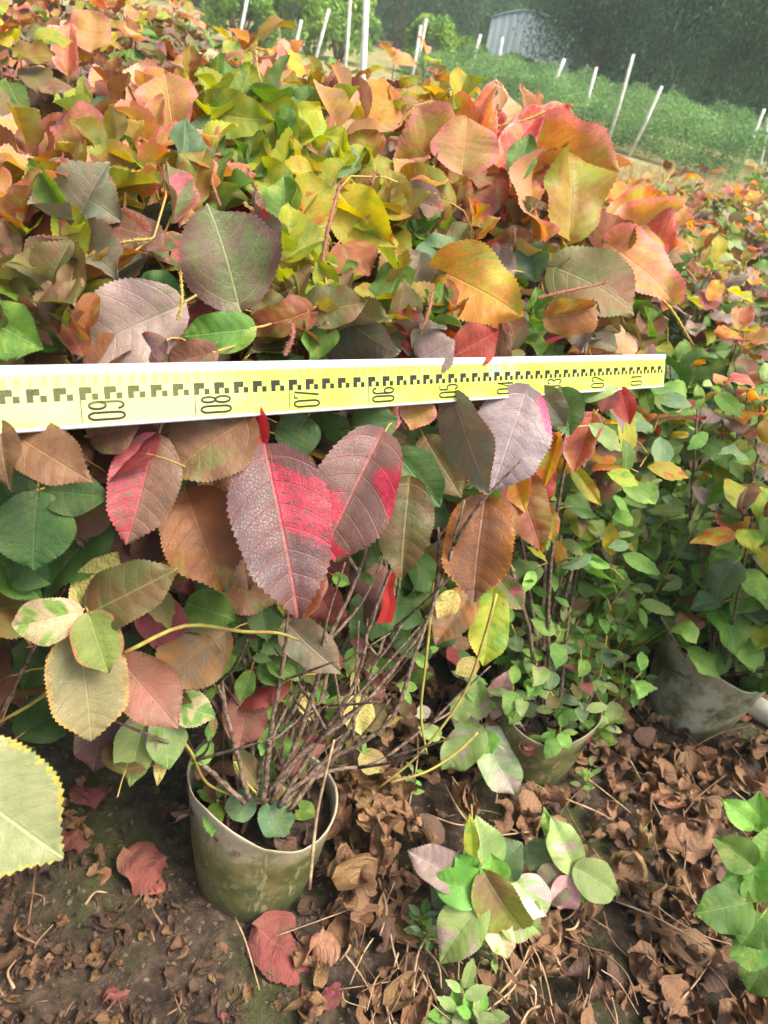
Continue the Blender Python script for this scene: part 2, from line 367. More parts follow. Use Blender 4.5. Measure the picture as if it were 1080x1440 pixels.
def leaf_mesh(kind, idx, mat):
    key = (kind, idx, mat)
    if key not in MC:
        V, F, uv, uv2, mi = shapes(kind)[idx]
        if kind in ('near', 'mid'):
            mb = MB(); mb.tube([(0, .02, -.004), (0, -.2, -.03), (0, -.42, -.12)], [.011, .009, .013], 4, False)
            b = len(V); V = np.concatenate([V, np.array([tuple(q) for q in mb.V])]); F = [tuple(f) for f in F] + [tuple(b + q for q in f) for f in mb.F]
            uv = np.concatenate([uv, np.full((len(mb.V), 2), .5)]); uv2 = np.concatenate([uv2, np.zeros((len(mb.V), 2))])
            mi = np.concatenate([mi, np.ones(len(mb.F), dtype=int)])
        MC[key] = new_mesh('leaf_' + mat, V, F, [M[mat], M['petiole']], uv, uv2, mi)
    return MC[key]
def frame(pos, ydir, nrm, L):
    Y = ydir.normalized(); Z = nrm - Y * nrm.dot(Y)
    if Z.length < 1e-4: Z = Y.orthogonal()
    Z.normalize(); X = Y.cross(Z)
    return Matrix(((X.x * L, Y.x * L, Z.x * L, pos.x), (X.y * L, Y.y * L, Z.y * L, pos.y), (X.z * L, Y.z * L, Z.z * L, pos.z), (0, 0, 0, 1)))

class Cloud:
    """joins many small leaves into one mesh (a part or heap that is kind=stuff)"""
    def __init__(s): s.items = []
    def add(s, kind, idx, mat, mtx): s.items.append((kind, idx, mat, mtx))
    def build(s, name, parent=None, kindtag='stuff'):
        if not s.items: return None
        mats = sorted({i[2] for i in s.items}); Vs = []; U1 = []; U2 = []; Fs = []; MI = []; b = 0
        for kind, idx, mat, mtx in s.items:
            V, F, uv, uv2, mi = shapes(kind)[idx]; A = np.array(mtx)
            Vs.append(V @ A[:3, :3].T + A[:3, 3]); U1.append(uv); U2.append(uv2); Fs.append(np.asarray(F) + b)
            MI.append(np.full(len(F), mats.index(mat))); b += len(V)
        V = np.concatenate(Vs).astype(np.float32); F = np.concatenate(Fs).astype(np.int32)
        me = quad_mesh(name, V, F, [M[m] for m in mats], np.concatenate(U1), np.concatenate(U2), np.concatenate(MI))
        o = obj(name, me, parent)
        if kindtag: o['kind'] = kindtag
        return o
def quad_mesh(name, V, F, mats, uv=None, uv2=None, mi=None):
    me = bpy.data.meshes.new(name); k = F.shape[1]
    me.vertices.add(len(V)); me.vertices.foreach_set('co', V.ravel().astype(np.float32))
    me.loops.add(F.size); me.loops.foreach_set('vertex_index', F.ravel())
    me.polygons.add(len(F)); me.polygons.foreach_set('loop_start', np.arange(0, F.size, k, dtype=np.int32))
    me.polygons.foreach_set('loop_total', np.full(len(F), k, dtype=np.int32))
    me.polygons.foreach_set('use_smooth', np.ones(len(F), dtype=bool))
    for m in mats: me.materials.append(m)
    if mi is not None: me.polygons.foreach_set('material_index', mi.astype(np.int32))
    if uv is not None:
        li = F.ravel()
        l = me.uv_layers.new(name='UVMap'); l.data.foreach_set('uv', uv[li].astype(np.float32).ravel())
        l = me.uv_layers.new(name='Edge'); l.data.foreach_set('uv', uv2[li].astype(np.float32).ravel())
    me.update(calc_edges=True); me.validate(); return me

# ================================================================== GROUND
def soil_mat():
    t = NT('soil'); co = t.objco()
    n = t.noise(co, 3.5, 6, .65); n2 = t.noise(co, 34., 6, .7); n3 = t.noise(co, 1.3, 3)
    c = t.mix(t.ramp(n2, .34, .70), (.022, .015, .011), (.085, .060, .042))
    c = t.mix(t.m('MULTIPLY', t.ramp(n, .46, .62), .6), c, (.055, .075, .020))          # moss film
    c = t.mix(t.m('MULTIPLY', t.ramp(t.noise(co, 90., 2), .62, .7), .6), c, (.20, .15, .11))
    st = t.vor(co, 120.); c = t.mix(t.m('MULTIPLY', t.ramp(st, .10, .06), t.ramp(t.noise(co, 18., 2), .6, .7)), c, (.42, .42, .30))
    # dry grass beyond the beds
    x, y, z = t.sep(co)
    far = t.ramp(t.m('ADD', t.m('ADD', y, t.m('MULTIPLY', x, .3)), t.m('MULTIPLY', t.m('SUBTRACT', n3, .5), .8)), 3.2, 3.9)
    gr = t.mix(t.ramp(t.noise(co, 1.6, 6, .7), .35, .60), (.30, .24, .12), (.13, .17, .05))
    gr = t.mix(t.m('MULTIPLY', t.ramp(t.noise(co, 30., 4, .7), .4, .7), .6), gr, (.36, .28, .16))
    c = t.mix(far, c, gr)
    h = t.m('ADD', n2, t.m('MULTIPLY', t.noise(co, 120., 4, .7), .4))
    return t.done(t.prin(c, .85, .25, t.bump(h, .9, .012)))
def ground():
    n = 300; s = np.linspace(-1, 1, n); k = 8.2
    gx = np.sinh(s * k) / np.sinh(k) * 120; gy = gx + 1.1
    X, Y = np.meshgrid(gx, gy, indexing='ij'); rg = np.random.RandomState(3); Z = np.zeros_like(X)
    for f, a in ((3, .012), (7, .008), (16, .005), (37, .003), (70, .002)):
        for _ in range(5):
            d = rg.randn(2) * f; Z += a * .5 * np.sin(d[0] * X + d[1] * Y + rg.rand() * 6)
    r = np.sqrt(X * X + (Y - 1) ** 2); Z *= 1 / (1 + (r / 4) ** 3); Z -= .01
    q = rg.randn(n, n); q2 = (q + np.roll(q, 1, 0) + np.roll(q, 1, 1) + np.roll(q, -1, 0) + np.roll(q, -1, 1)) / 5; q3 = rg.rand(n, n); q3 = (q3 > .985).astype(float); q3 = (q3 + np.roll(q3, 1, 0) + np.roll(q3, 1, 1) + np.roll(np.roll(q3, 1, 0), 1, 1))
    Z += (q2 * .0022 + q3 * .004) * np.exp(-(r / 1.2) ** 2)
    V = np.stack([X, Y, Z], -1).reshape(-1, 3)
    a = (np.arange(n - 1)[:, None] * n + np.arange(n - 1)[None, :]).ravel()
    F = np.stack([a, a + n, a + n + 1, a + 1], -1).astype(np.int32)
    o = bpy.data.objects.new('ground', quad_mesh('ground', V, F, [soil_mat()])); link(o)
    tag(o, 'dark mossy soil turning to dry grass behind the plants', kind='structure')
ground()

# ================================================================== BACKGROUND
def cloud_mat(name, c1, c2, c3, tr=.3, rough=.6):
    t = NT(name); r = t.n('ShaderNodeNewGeometry').outputs['Random Per Island']; n = t.noise(t.objco(), 1.2, 3)
    c = t.mix(r, c1, c2); c = t.mix(t.ramp(n, .45, .65), c, c3)
    tl = t.n('ShaderNodeBsdfTranslucent'); t.set(tl.inputs[0], t.hsv(c, .5, 1., 1.4)); ms = t.n('ShaderNodeMixShader'); ms.inputs[0].default_value = tr
    t.nt.links.new(t.prin(c, rough, .3), ms.inputs[1]); t.nt.links.new(tl.outputs[0], ms.inputs[2]); return t.done(ms.outputs[0])
M['hedge'] = cloud_mat('hedge_leaves', (.12, .24, .07), (.20, .35, .12), (.09, .19, .06))
M['bush'] = cloud_mat('light_bush_leaves', (.17, .33, .05), (.30, .46, .08), (.09, .21, .05))
M['tree'] = cloud_mat('dark_tree_leaves', (.04, .13, .07), (.10, .24, .12), (.02, .07, .04))
M['tree2'] = cloud_mat('mid_tree_leaves', (.06, .16, .06), (.12, .25, .10), (.04, .11, .05))
M['drygrass'] = cloud_mat('dry_grass_blades', (.44, .35, .17), (.30, .30, .11), (.38, .28, .14))
M['trunk'] = simple('tree_bark', (.10, .08, .06), (.20, .16, .12), 8, .9, .8, .02)
M['stake'] = simple('whitewashed_stake', (.62, .64, .60), (.42, .42, .36), 9, .7, .4, .003)

def cards(name, C, size, mat, parent=None, seed=0, droop=None, aspect=.45, kind='stuff'):
    """leaf sized folded rhombs at centres C"""
    rg = np.random.RandomState(seed); n = len(C)
    d = rg.randn(n, 3)
    if droop is not None: d = d * .45 + np.array(droop)
    d /= np.linalg.norm(d, axis=1)[:, None]
    nr = rg.randn(n, 3) + np.array([0, -.3, .9]); nr -= d * (nr * d).sum(1)[:, None]; nr /= np.linalg.norm(nr, axis=1)[:, None]
    x = np.cross(d, nr); s = (size * (.6 + .8 * rg.rand(n)))[:, None]
    a = C - d * s * .5; b = C + x * s * aspect * .5 - nr * s * .06; c = C + d * s * .5; e = C - x * s * aspect * .5 - nr * s * .06
    V = np.stack([a, b, c, e], 1).reshape(-1, 3); i = np.arange(n) * 4
    F = np.concatenate([np.stack([i, i + 1, i + 2], -1), np.stack([i, i + 2, i + 3], -1)]).astype(np.int32)
    o = obj(name, quad_mesh(name, V, F, [mat]), parent)
    if kind: o['kind'] = kind
    return o

def hedge(a, b, width, height, seed, label):
    a = Vector(a); b = Vector(b); d = (b - a); L = d.length; d.normalize(); n = Vector((-d.y, d.x, 0))
    root = empty('hedge', a); tag(root, label, 'hedge')
    rg = np.random.RandomState(seed); N = int(L * 15000)
    u = rg.rand(N) * L; ang = rg.rand(N) * math.pi; rr = 1 - .35 * rg.rand(N) ** 2
    bumpy = 1 + .10 * np.sin(u * 5 + seed) + .07 * np.sin(u * 13)
    q = np.cos(ang) * width / 2 * (1 - .12 * rg.rand(N)); h = np.abs(np.sin(ang)) ** .75 * height * (1 - .25 * rg.rand(N) ** 2) * (bumpy + .12 * np.sin(q * 6 + u * 2))
    h = np.maximum(h, .04 + rg.rand(N) * .15)
    C = np.array(a)[None] + u[:, None] * np.array(d) + q[:, None] * np.array(n); C[:, 2] = h
    C += rg.randn(N, 3) * .02
    cards('foliage', C, .036, M['hedge'], root, seed)
    mb = MB()
    for k in range(int(L / .35)):
        p = a + d * (k * .35 + .1); mb.tube([p, p + Vector((.03, 0, height * .5)), p + Vector((-.04, .03, height * .85))], [.014, .01, .004], 5)
    o = obj('stem', mb.mesh('stem', M['trunk']), root); o['kind'] = 'stuff'

hA = G(1030, 262); hB = G(560, 118)
hd = (hB - hA).normalized(); hn = Vector((hd.y, -hd.x, 0));
if hn.y < 0: hn = -hn
hedge(hA + hn * 1.5, hB + hn * 1.5, 3.2, .66, 1, 'broad rounded green hedge between the dry grass and the dark trees')

def bush(px, dist, rpx, hfac, mat, label, seed, name='bush', leaf=.11, n=4200, group=None):
    z = dist; g = G(px, 0 + HOR(px) + CAM_H / dist * FPX * 1.03)
    r = rpx / FPX * dist; root = empty(name, g); tag(root, label, 'bush', group)
    rg = np.random.RandomState(seed); C = []
    for k in range(26):
        a = rg.rand() * 6.28; e = rg.rand() ** .7; c = np.array([math.cos(a) * r * .75 * math.sqrt(1 - e * e * .8), math.sin(a) * r * .75 * math.sqrt(1 - e * e * .8), .15 * r + e * r * hfac])
        m = n // 26; p = rg.randn(m, 3); p /= np.linalg.norm(p, axis=1)[:, None]; C.append(c + p * (r * (.24 + .12 * rg.rand()) * (.7 + .3 * rg.rand(m)[:, None] ** .5)))
    C = np.concatenate(C) + np.array(g); C[:, 2] = np.abs(C[:, 2])
    cards('foliage', C, leaf, mat, root, seed)
    mb = MB()
    for k in range(5):
        a = k * 1.26; mb.tube([g + Vector((.04 * math.cos(a), .04 * math.sin(a), -.03)), g + Vector((.3 * r * math.cos(a), .3 * r * math.sin(a), r * .7)), g + Vector((.5 * r * math.cos(a), .5 * r * math.sin(a), r * 1.2))], [.035, .025, .01], 5)
    obj('trunk', mb.mesh('trunk', M['trunk']), root)
def HOR(px): return 33 + (px - 680) * .205
gb = 'light green bushes at the back of the plot'
bush(335, 12.5, 60, 1.5, M['bush'], 'leftmost light green bush, over the tops of the red shrubs', 11, group=gb)
bush(405, 13, 62, 1.6, M['bush'], 'light green bush just left of the thickest white stake', 12, group=gb)
bush(475, 13.5, 62, 1.6, M['bush'], 'light green bush behind the thickest white stake', 13, group=gb)
bush(598, 14, 46, 1.5, M['bush'], 'round light green bush behind the pair of crossed stakes', 14, group=gb)
bush(655, 15, 38, 1.2, M['bush'], 'low light green bush left of the pale shed', 15, group=gb)
bush(720, 14.5, 36, 1.1, M['hedge'], 'low darker green bush in front of the pale shed', 16, group=gb)
bush(1070, 7.6, 42, .7, M['bush'], 'small pale green tuft of a bush at the right edge by two stakes', 17, n=1500, leaf=.06)

def tree(px, dist, r, h, mat, label, seed, strands=420, crown_low=.1, n_per=120, leaf=.075):
    g = G(px, HOR(px) + CAM_H / dist * FPX * 1.03); root = empty('weeping_tree', g); tag(root, label, 'tree', 'tall trees behind the hedge')
    rg = np.random.RandomState(seed); C = []
    lobes = [(rg.rand() * 6.28, rg.rand() ** .6, rg.rand()) for _ in range(16)]
    for k in range(strands):
        a0, q, hh = lobes[rg.randint(16)]
        a = a0 + rg.randn() * .3; rr = r * (.25 + .75 * q) * (1 + .1 * rg.randn())
        top = h * (.35 + .65 * hh * (1 - .4 * q)) + rg.randn() * .25
        ln = min(top - crown_low, (1.0 + rg.rand() * 1.8) * h / 6)
        s = rg.rand(n_per) ** .8; x = rr * math.cos(a); y = rr * math.sin(a)
        sp = .14 + .10 * s
        C.append(np.stack([x * (1 + .06 * s) + rg.randn(n_per) * sp, y * (1 + .06 * s) + rg.randn(n_per) * sp, top - s * ln + rg.randn(n_per) * .08], -1))
    C = np.concatenate(C); C[:, 2] = np.abs(C[:, 2]) + .03; C += np.array(g)
    cards('crown', C, leaf, mat, root, seed, droop=(0, 0, -.8), aspect=.4)
    mb = MB(); mb.tube([g + Vector((0, 0, -.1)), g + Vector((.08, .05, h * .3)), g + Vector((-.05, .1, h * .6)), g + Vector((.1, 0, h * .93))], [.2, .16, .1, .03], 8)
    obj('trunk', mb.mesh('trunk', M['trunk']), root)
    mb = MB()
    for k in range(12):
        a = k * 2.4; z0 = h * (.25 + .055 * k); q = .75 * r
        mb.tube([g + Vector((0, .05, z0)), g + Vector((q * .5 * math.cos(a), q * .5 * math.sin(a), z0 + h * .12)), g + Vector((q * math.cos(a), q * math.sin(a), z0 + h * .10))], [.06, .04, .012], 5)
    obj('limb', mb.mesh('limb', M['trunk']), root)
tree(560, 21, 2.6, 6.5, M['tree'], 'dark tree behind the light green bushes, left of the shed', 21)
tree(655, 22, 2.4, 6.5, M['tree'], 'dark tree just left of the pale shed', 22)
tree(470, 23, 2.8, 6.5, M['tree2'], 'dark green tree behind the thickest white stake', 23)
tree(370, 22, 2.8, 6.0, M['tree2'], 'green tree behind the leftmost light green bushes', 20)
tree(818, 15.0, 1.3, 6.0, M['tree'], 'dark weeping tree at the right end of the pale shed', 24, 420)
tree(890, 15.5, 1.6, 7.0, M['tree'], 'dark weeping tree behind the middle of the hedge', 25, 460)
tree(975, 13.5, 1.5, 6.5, M['tree'], 'darkest weeping tree, behind the right half of the hedge', 26, 460)
tree(1065, 12.5, 1.35, 5.5, M['tree2'], 'mid green weeping tree at the right edge above the two stakes', 27, 420)
tree(1180, 13, 1.8, 6.5, M['tree2'], 'green tree beyond the right edge stakes, mostly out of view', 28, 260)
def woods():
    rg = np.random.RandomState(8); C = []
    for k in range(150):
        a = R(-75 + 150 * k / 149) + rg.randn() * .01; d = 30 + rg.rand() * 8; c = np.array([d * math.sin(a), d * math.cos(a), 0]); h = 4.5 + 3 * rg.rand()
        m = 420; p = rg.rand(m, 3) * 2 - 1; C.append(c + np.stack([p[:, 0] * 1.3, p[:, 1] * 1.0, (rg.rand(m)) * h * (1 - .3 * np.abs(p[:, 0]))], -1))
    o = cards('far_woods', np.concatenate(C), .5, M['tree2'], None, 9, aspect=.6)
    tag(o, 'far dark wood closing the view behind everything', kind='stuff')
woods()

def shed():
    t = NT('corrugated_sheet'); co = t.objco(); n = t.noise(co, 2., 4)
    m = t.done(t.prin(t.mix(t.ramp(n, .35, .7), (.38, .50, .58), (.50, .60, .64)), .45, .5, None, .1))
    a = G(675, HOR(675) + CAM_H / 17 * FPX); b = G(792, HOR(792) + CAM_H / 17 * FPX)
    root = empty('metal_shed', a); tag(root, 'pale blue corrugated metal shed with rounded top, among the trees', 'shed')
    d = (b - a); L = d.length; d.normalize(); n = Vector((-d.y, d.x, 0)); n = n if n.y > 0 else -n
    def sheet(o, du, dv, lu, lv, arch, name):
        V = []; F = []; nx = int(lu / .045); nz = 10; nrm = du.cross(dv).normalized()
        for i in range(nx + 1):
            for j in range(nz + 1):
                u = i / nx; v = j / nz; hgt = lv * (arch(u) if arch else 1)
                V.append(o + du * (lu * u) + dv * (hgt * v) + nrm * (.018 * math.cos(i * math.pi / 2)))
        for i in range(nx):
            for j in range(nz):
                q = i * (nz + 1) + j; F.append((q, q + nz + 1, q + nz + 2, q + 1))
        me = new_mesh(name, V, F, m); o_ = obj(name, me, root)
        sm = o_.modifiers.new('thickness', 'SOLIDIFY'); sm.thickness = .006
        return o_
    arch = lambda u: .82 + .18 * math.sin(math.pi * min(1, u * 1.1)) if u < .8 else .82 + .18 * math.sin(math.pi * .88) - (u - .8) * 1.1
    up = Vector((0, 0, 1)); wn_ = 8
    for k in range(3):
        sheet(a + d * (L * k / 3), d, up, L / 3, 1.62, (lambda u, k=k: arch((u + k) / 3)), 'wall_panel')
    sheet(b, n, up, 2.5, .95, None, 'wall_panel')
    # vaulted roof running backwards
    V = []; F = []
    for i in range(25):
        u = i / 24; h = 1.62 * arch(u)
        for j in (0, 1): V.append(a + d * (L * u) + n * (2.5 * j - .05) + up * (h + .02))
    for i in range(24): q = i * 2; F.append((q, q + 2, q + 3, q + 1))
    o_ = obj('roof', new_mesh('roof', V, F, m), root); sm = o_.modifiers.new('thickness', 'SOLIDIFY'); sm.thickness = .02
shed()

STK = [  # bottom px, top px, radius m, label
 ((500, 250), (516, -14), .021, 'thickest white stake, standing tall behind the crown of the big shrub', 1),
 ((573, 140), (592, 35), .018, 'white stake of a close pair, the nearer and lower one, above the shrub crown', 1),
 ((581, 112), (600, 26), .014, 'thin white stake of a close pair, the taller one behind', 1),
 ((429, 130), (463, 12), .018, 'slanting white stake left of the thickest one, in front of the bushes', 1),
 ((481, 140), (493, -5), .014, 'upright grey stake close beside the thickest white one', 1),
 ((405, 105), (424, 28), .014, 'short white stake among the tops of the red shrubs', 1),
 ((330, 80), (348, -4), .014, 'leftmost white stake, by the top edge over the red shrubs', 1),
 ((655, 120), (676, 48), .014, 'grey stake in front of the low light green bush', 1),
 ((692, 128), (707, 52), .014, 'short white stake at the left end of the hedge', 1),
 ((758, 165), (794, 82), .013, 'thin slanting stake in the hedge below the shed', 1),
 ((811, 190), (839, 94), .015, 'white stake left of the tallest one on the hedge', 1),
 ((851, 212), (891, 76), .013, 'tallest thin white stake in front of the hedge, capped dark', 1),
 ((808, 150), (827, 90), .013, 'very short stub of a stake behind the hedge', 1),
 ((884, 220), (931, 121), .013, 'slanting grey stake right of the tallest one on the hedge', 1),
 ((922, 175), (949, 119), .014, 'short pale stake poking from the far side of the hedge', 1),
 ((1016, 222), (1038, 176), .012, 'tiny stake near the right end of the hedge', 1),
 ((1033, 252), (1075, 153), .012, 'long leaning stake left of the two by the right edge', 1),
 ((1062, 262), (1083, 160), .014, 'stake at the very right edge of the view', 1)]
for b, t_, r, lab, _ in STK:
    g = G(*b); z = proj(g)[2]
    d = ray(*t_); # top: same vertical plane, solved for nearest point above the foot
    hd_ = Vector((d.x, d.y, 0)); k = (Vector((g.x, g.y, 0)).dot(hd_)) / hd_.length_squared; top = CC + d * k
    root = empty('stake', g); tag(root, lab, 'stake', 'white stakes standing round the plot')
    r = max(r, 2.0 / FPX * z); mb = MB(); mid = (g + top) / 2 + Vector((.01, 0, 0)); r *= 1.2; mb.tube([g - Vector((0, 0, .05)), mid, top], [r, r * .95, r * .85], 8)
    obj('pole', mb.mesh('pole', M['stake']), root)

# strip of dry grass tufts (nobody could count the blades)
def grass():
    rg = np.random.RandomState(5); n = 42000
    x = rg.uniform(-3.5, 6.5, n); y = rg.uniform(2.9, 10.5, n)
    k = (y + .3 * x > 3.4); x, y = x[k], y[k]; n = len(x)
    h = .05 + .10 * rg.rand(n); a = rg.rand(n) * 6.28; wv = .006 + .004 * rg.rand(n)
    lean = rg.randn(n, 2) * .05
    B = np.stack([x, y, np.full(n, -.012)], -1); dx = np.stack([np.cos(a) * wv, np.sin(a) * wv, np.zeros(n)], -1)
    Tp = B + np.stack([lean[:, 0], lean[:, 1], h], -1)
    V = np.stack([B - dx, B + dx, Tp], 1).reshape(-1, 3); i = np.arange(n) * 3
    o = obj('dry_grass', quad_mesh('dry_grass', V, np.stack([i, i + 1, i + 2], -1).astype(np.int32), [M['drygrass']]))
    tag(o, 'dry yellow grass strip between the beds and the hedge', 'grass', kind='stuff')
grass()

# ------------------------------------------------------------------ haze: thin volume added to give the far trees a milky veil
def haze():
    m = bpy.data.materials.new('haze'); m.use_nodes = True; nt = m.node_tree; nt.nodes.clear()
    o_ = nt.nodes.new('ShaderNodeOutputMaterial'); v = nt.nodes.new('ShaderNodeVolumePrincipled')
    v.inputs['Color'].default_value = (.84, .95, .93, 1); v.inputs['Density'].default_value = .0028
    nt.links.new(v.outputs[0], o_.inputs['Volume'])
    mb = MB(); mb.box(Vector((-60, -30, -1.6)), Vector((120, 0, 0)), Vector((0, 90, 0)), Vector((0, 0, 11.6)))
    o = bpy.data.objects.new('haze', mb.mesh('haze', m, False)); link(o); o['kind'] = 'stuff'; tag(o, 'thin pale haze added over the whole plot as a milky veil', 'haze')
haze()

# ================================================================== SHRUBS
def zs(px): return 1.0 / max(.45, 1.653 - .000978 * (px - 108))
def S(px, py):
    z = zs(px)
    if py < 500: return z * (1 + .0009 * (500 - py))
    if py > 610: return z * (1.02 + .0008 * (py - 610))
    return z * 1.02

def pick(rg, table):
    s = sum(w_ for _, w_ in table); q = rg.random() * s
    for k, w_ in table:
        q -= w_
        if q <= 0: return k
    return table[-1][0]
PAL_MAIN = [
 (1.00, [('yellowgreen', 4), ('yellow', 2), ('green', 2), ('salmon', 1.5), ('peach', 1.5), ('bluegreen', 1.5), ('orange', 2), ('golden', 1.5), ('pink', 1)]),
 (.92, [('golden', 2), ('green', 2), ('olive', 2), ('salmon', 2), ('orangebrown', 2), ('yellowgreen', 2), ('greygreen', 1.5), ('greenpink', 1), ('yelloworange', 1), ('pink', 1)]),
 (.80, [('olive', 3), ('greygreen', 2), ('brown', 2), ('grey', 1.2), ('orangebrown', 2), ('bronze', .8), ('green', 2.5), ('red', .6), ('golden', 1.5), ('bluegreen', 1), ('bronzepink', .3)]),
 (.62, [('bronze', 3), ('brown', 3), ('darkgreen', 2.5), ('olive', 1.5), ('bronzepink', 1.4), ('maroonred', 1), ('orangebrown', 1)]),
 (0.0, [('darkgreen', 3), ('green', 1.5), ('brown', 2), ('olive', 2), ('maroonred', 1)])]
PAL_A1 = [
 (.98, [('salmon', 3), ('pink', 2), ('orange', 3), ('yellow', 1.5), ('golden', 3), ('yellowgreen', 1.5), ('olive', 1)]),
 (.88, [('salmon', 2.5), ('orangebrown', 2.5), ('olive', 2), ('golden', 2), ('greygreen', 1.5), ('green', 1), ('pink', 1.2), ('orange', 1)]),
 (.70, [('olive', 2), ('grey', 1.5), ('brown', 2), ('green', 2), ('bronzepink', 1), ('maroonred', 1), ('red', .6), ('greygreen', 1)]),
 (.50, [('brown', 1.5), ('green', 3), ('darkgreen', 2), ('orange', 1), ('maroonred', 1), ('yelloworange', .6)]),
 (0.0, [('green', 3), ('weedgreen', 3), ('darkgreen', 2), ('brown', .6)])]
PAL_LEFT = [
 (.92, [('salmon', 3), ('orange', 2.5), ('yellow', 2), ('yellowgreen', 1.6), ('orangebrown', 3), ('pink', 1.6), ('golden', 2), ('olive', 1), ('peach', 1)]),
 (.80, [('orangebrown', 2.5), ('olive', 2), ('green', 1.5), ('salmon', 1.5), ('brown', 2.5), ('greygreen', 1), ('bronzepink', .6)]),
 (0.0, [('brown', 3), ('darkgreen', 3), ('bronze', 2), ('maroonred', 1.4), ('olive', 1)])]
PAL_RIGHT = [
 (.66, [('orange', 2.4), ('salmon', 2), ('yellow', 2), ('golden', 2), ('brown', 1.5), ('greygreen', 1.5), ('orangebrown', 2), ('pink', .9), ('green', 1), ('palegreen', 1), ('grey', .8)]),
 (.50, [('yellowgreen', 2), ('green', 2.5), ('yellow', 1.2), ('grey', 1.3), ('brown', 1.5), ('palegreen', 1.5), ('bluegreen', 1.5), ('orange', 1), ('maroonred', .6)]),
 (0.0, [('green', 3), ('weedgreen', 4), ('palegreen', 2), ('yellowgreen', 1), ('bluegreen', 2), ('darkgreen', 1.5), ('brown', .7)])]
def colour(pal, h, rg):
    for lim, tb in pal:
        if h >= lim: return pick(rg, tb)
    return pick(rg, pal[-1][1])

def keep_main(p, L):
    px, py, z = proj(p)
    if z < .1 or p.z < .3: return False
    if -120 < px < 1160 and -80 < py < 1500:
        m = 1.055
        if z < S(px, py) * m: return False
    return True
def keep_any(p, L):
    px, py, z = proj(p)
    if z < .45: return False
    return True
def clear_band(p, L):     # leave the band of the staff free
    px, py, z = proj(p); r = L / z * FPX * .6
    return not (-60 < px < 950 and 500 - r < py < 610 + r and z < zs(px) * 1.06)

def tuber(path, r0, r1, n=6):
    mb = MB(); k = len(path); mb.tube(path, [r0 + (r1 - r0) * i / (k - 1) for i in range(k)], n); return mb

class Plant:
    def __init__(s, name, g, label, cat, group=None):
        s.g = Vector(g); s.root = empty(name, s.g); tag(s.root, label, cat, group)
        s.nl = 0; s.cloud = Cloud(); s.nodes = []; s.cand = []
    def leaf(s, kind, mat, mtx, label=None, idx=None, rg=_rg):
        idx = rg.randrange(14) if idx is None else idx
        s.cand.append((kind, idx, mat, mtx))
    def flush(s, limit=300):
        def size(c):
            p = Vector((c[3][0][3], c[3][1][3], c[3][2][3])); px, py, z = proj(p)
            L = (c[3][0][1] ** 2 + c[3][1][1] ** 2 + c[3][2][1] ** 2) ** .5
            if z < .1 or not (-150 < px < 1230 and -150 < py < 1590): return 0
            return L / z
        s.cand.sort(key=size, reverse=True)
        tr = Matrix.Translation(-s.g)
        for c in s.cand[:limit - s.nl]:
            o = bpy.data.objects.new('leaf', leaf_mesh(c[0], c[1], c[2])); link(o, s.root); o.matrix_local = tr @ c[3]
        rest = s.cand[limit - s.nl:]
        for c in rest: s.cloud.add('mid' if c[0] == 'near' else c[0], c[1], c[2], c[3])
        s.cloud.build('leaf', s.root)
    def rosette(s, tip, axis, n, L, pal, rg, kind='near', keep=keep_any, spread=1.0, drop=.012):
        axis = axis.normalized(); a = axis.orthogonal().normalized(); b = axis.cross(a); az0 = rg.random() * 6.28
        for k in range(n):
            az = az0 + k * 2.4 + rg.uniform(-.25, .25); q = (k + 1) / n
            el = R(25 + 75 * q ** .8 * spread + rg.uniform(-12, 12))
            d = axis * math.cos(el) + (a * math.cos(az) + b * math.sin(az)) * math.sin(el)
            d.z -= .28 * q; d.normalize()
            l = L * (.5 + .5 * q ** .6) * rg.uniform(.8, 1.15)
            base = tip - axis * (k * drop) + d * (l * .42)
            nr = axis + Vector((0, -.15, .5)) + Vector((rg.uniform(-.35, .35), rg.uniform(-.35, .35), 0)); c = base + d * l * .5
            if not keep(c, l) or not keep(base + d * l, l) or not clear_band(c, l): continue
            s.leaf(kind, colour(pal, c.z, rg), frame(base, d, nr, l), rg=rg)
    def stem(s, path, r0, r1, mat='wood', name='stem'):
        me = tuber(path, r0, r1, 6).mesh(name, M[mat]); return obj(name, me, s.root)

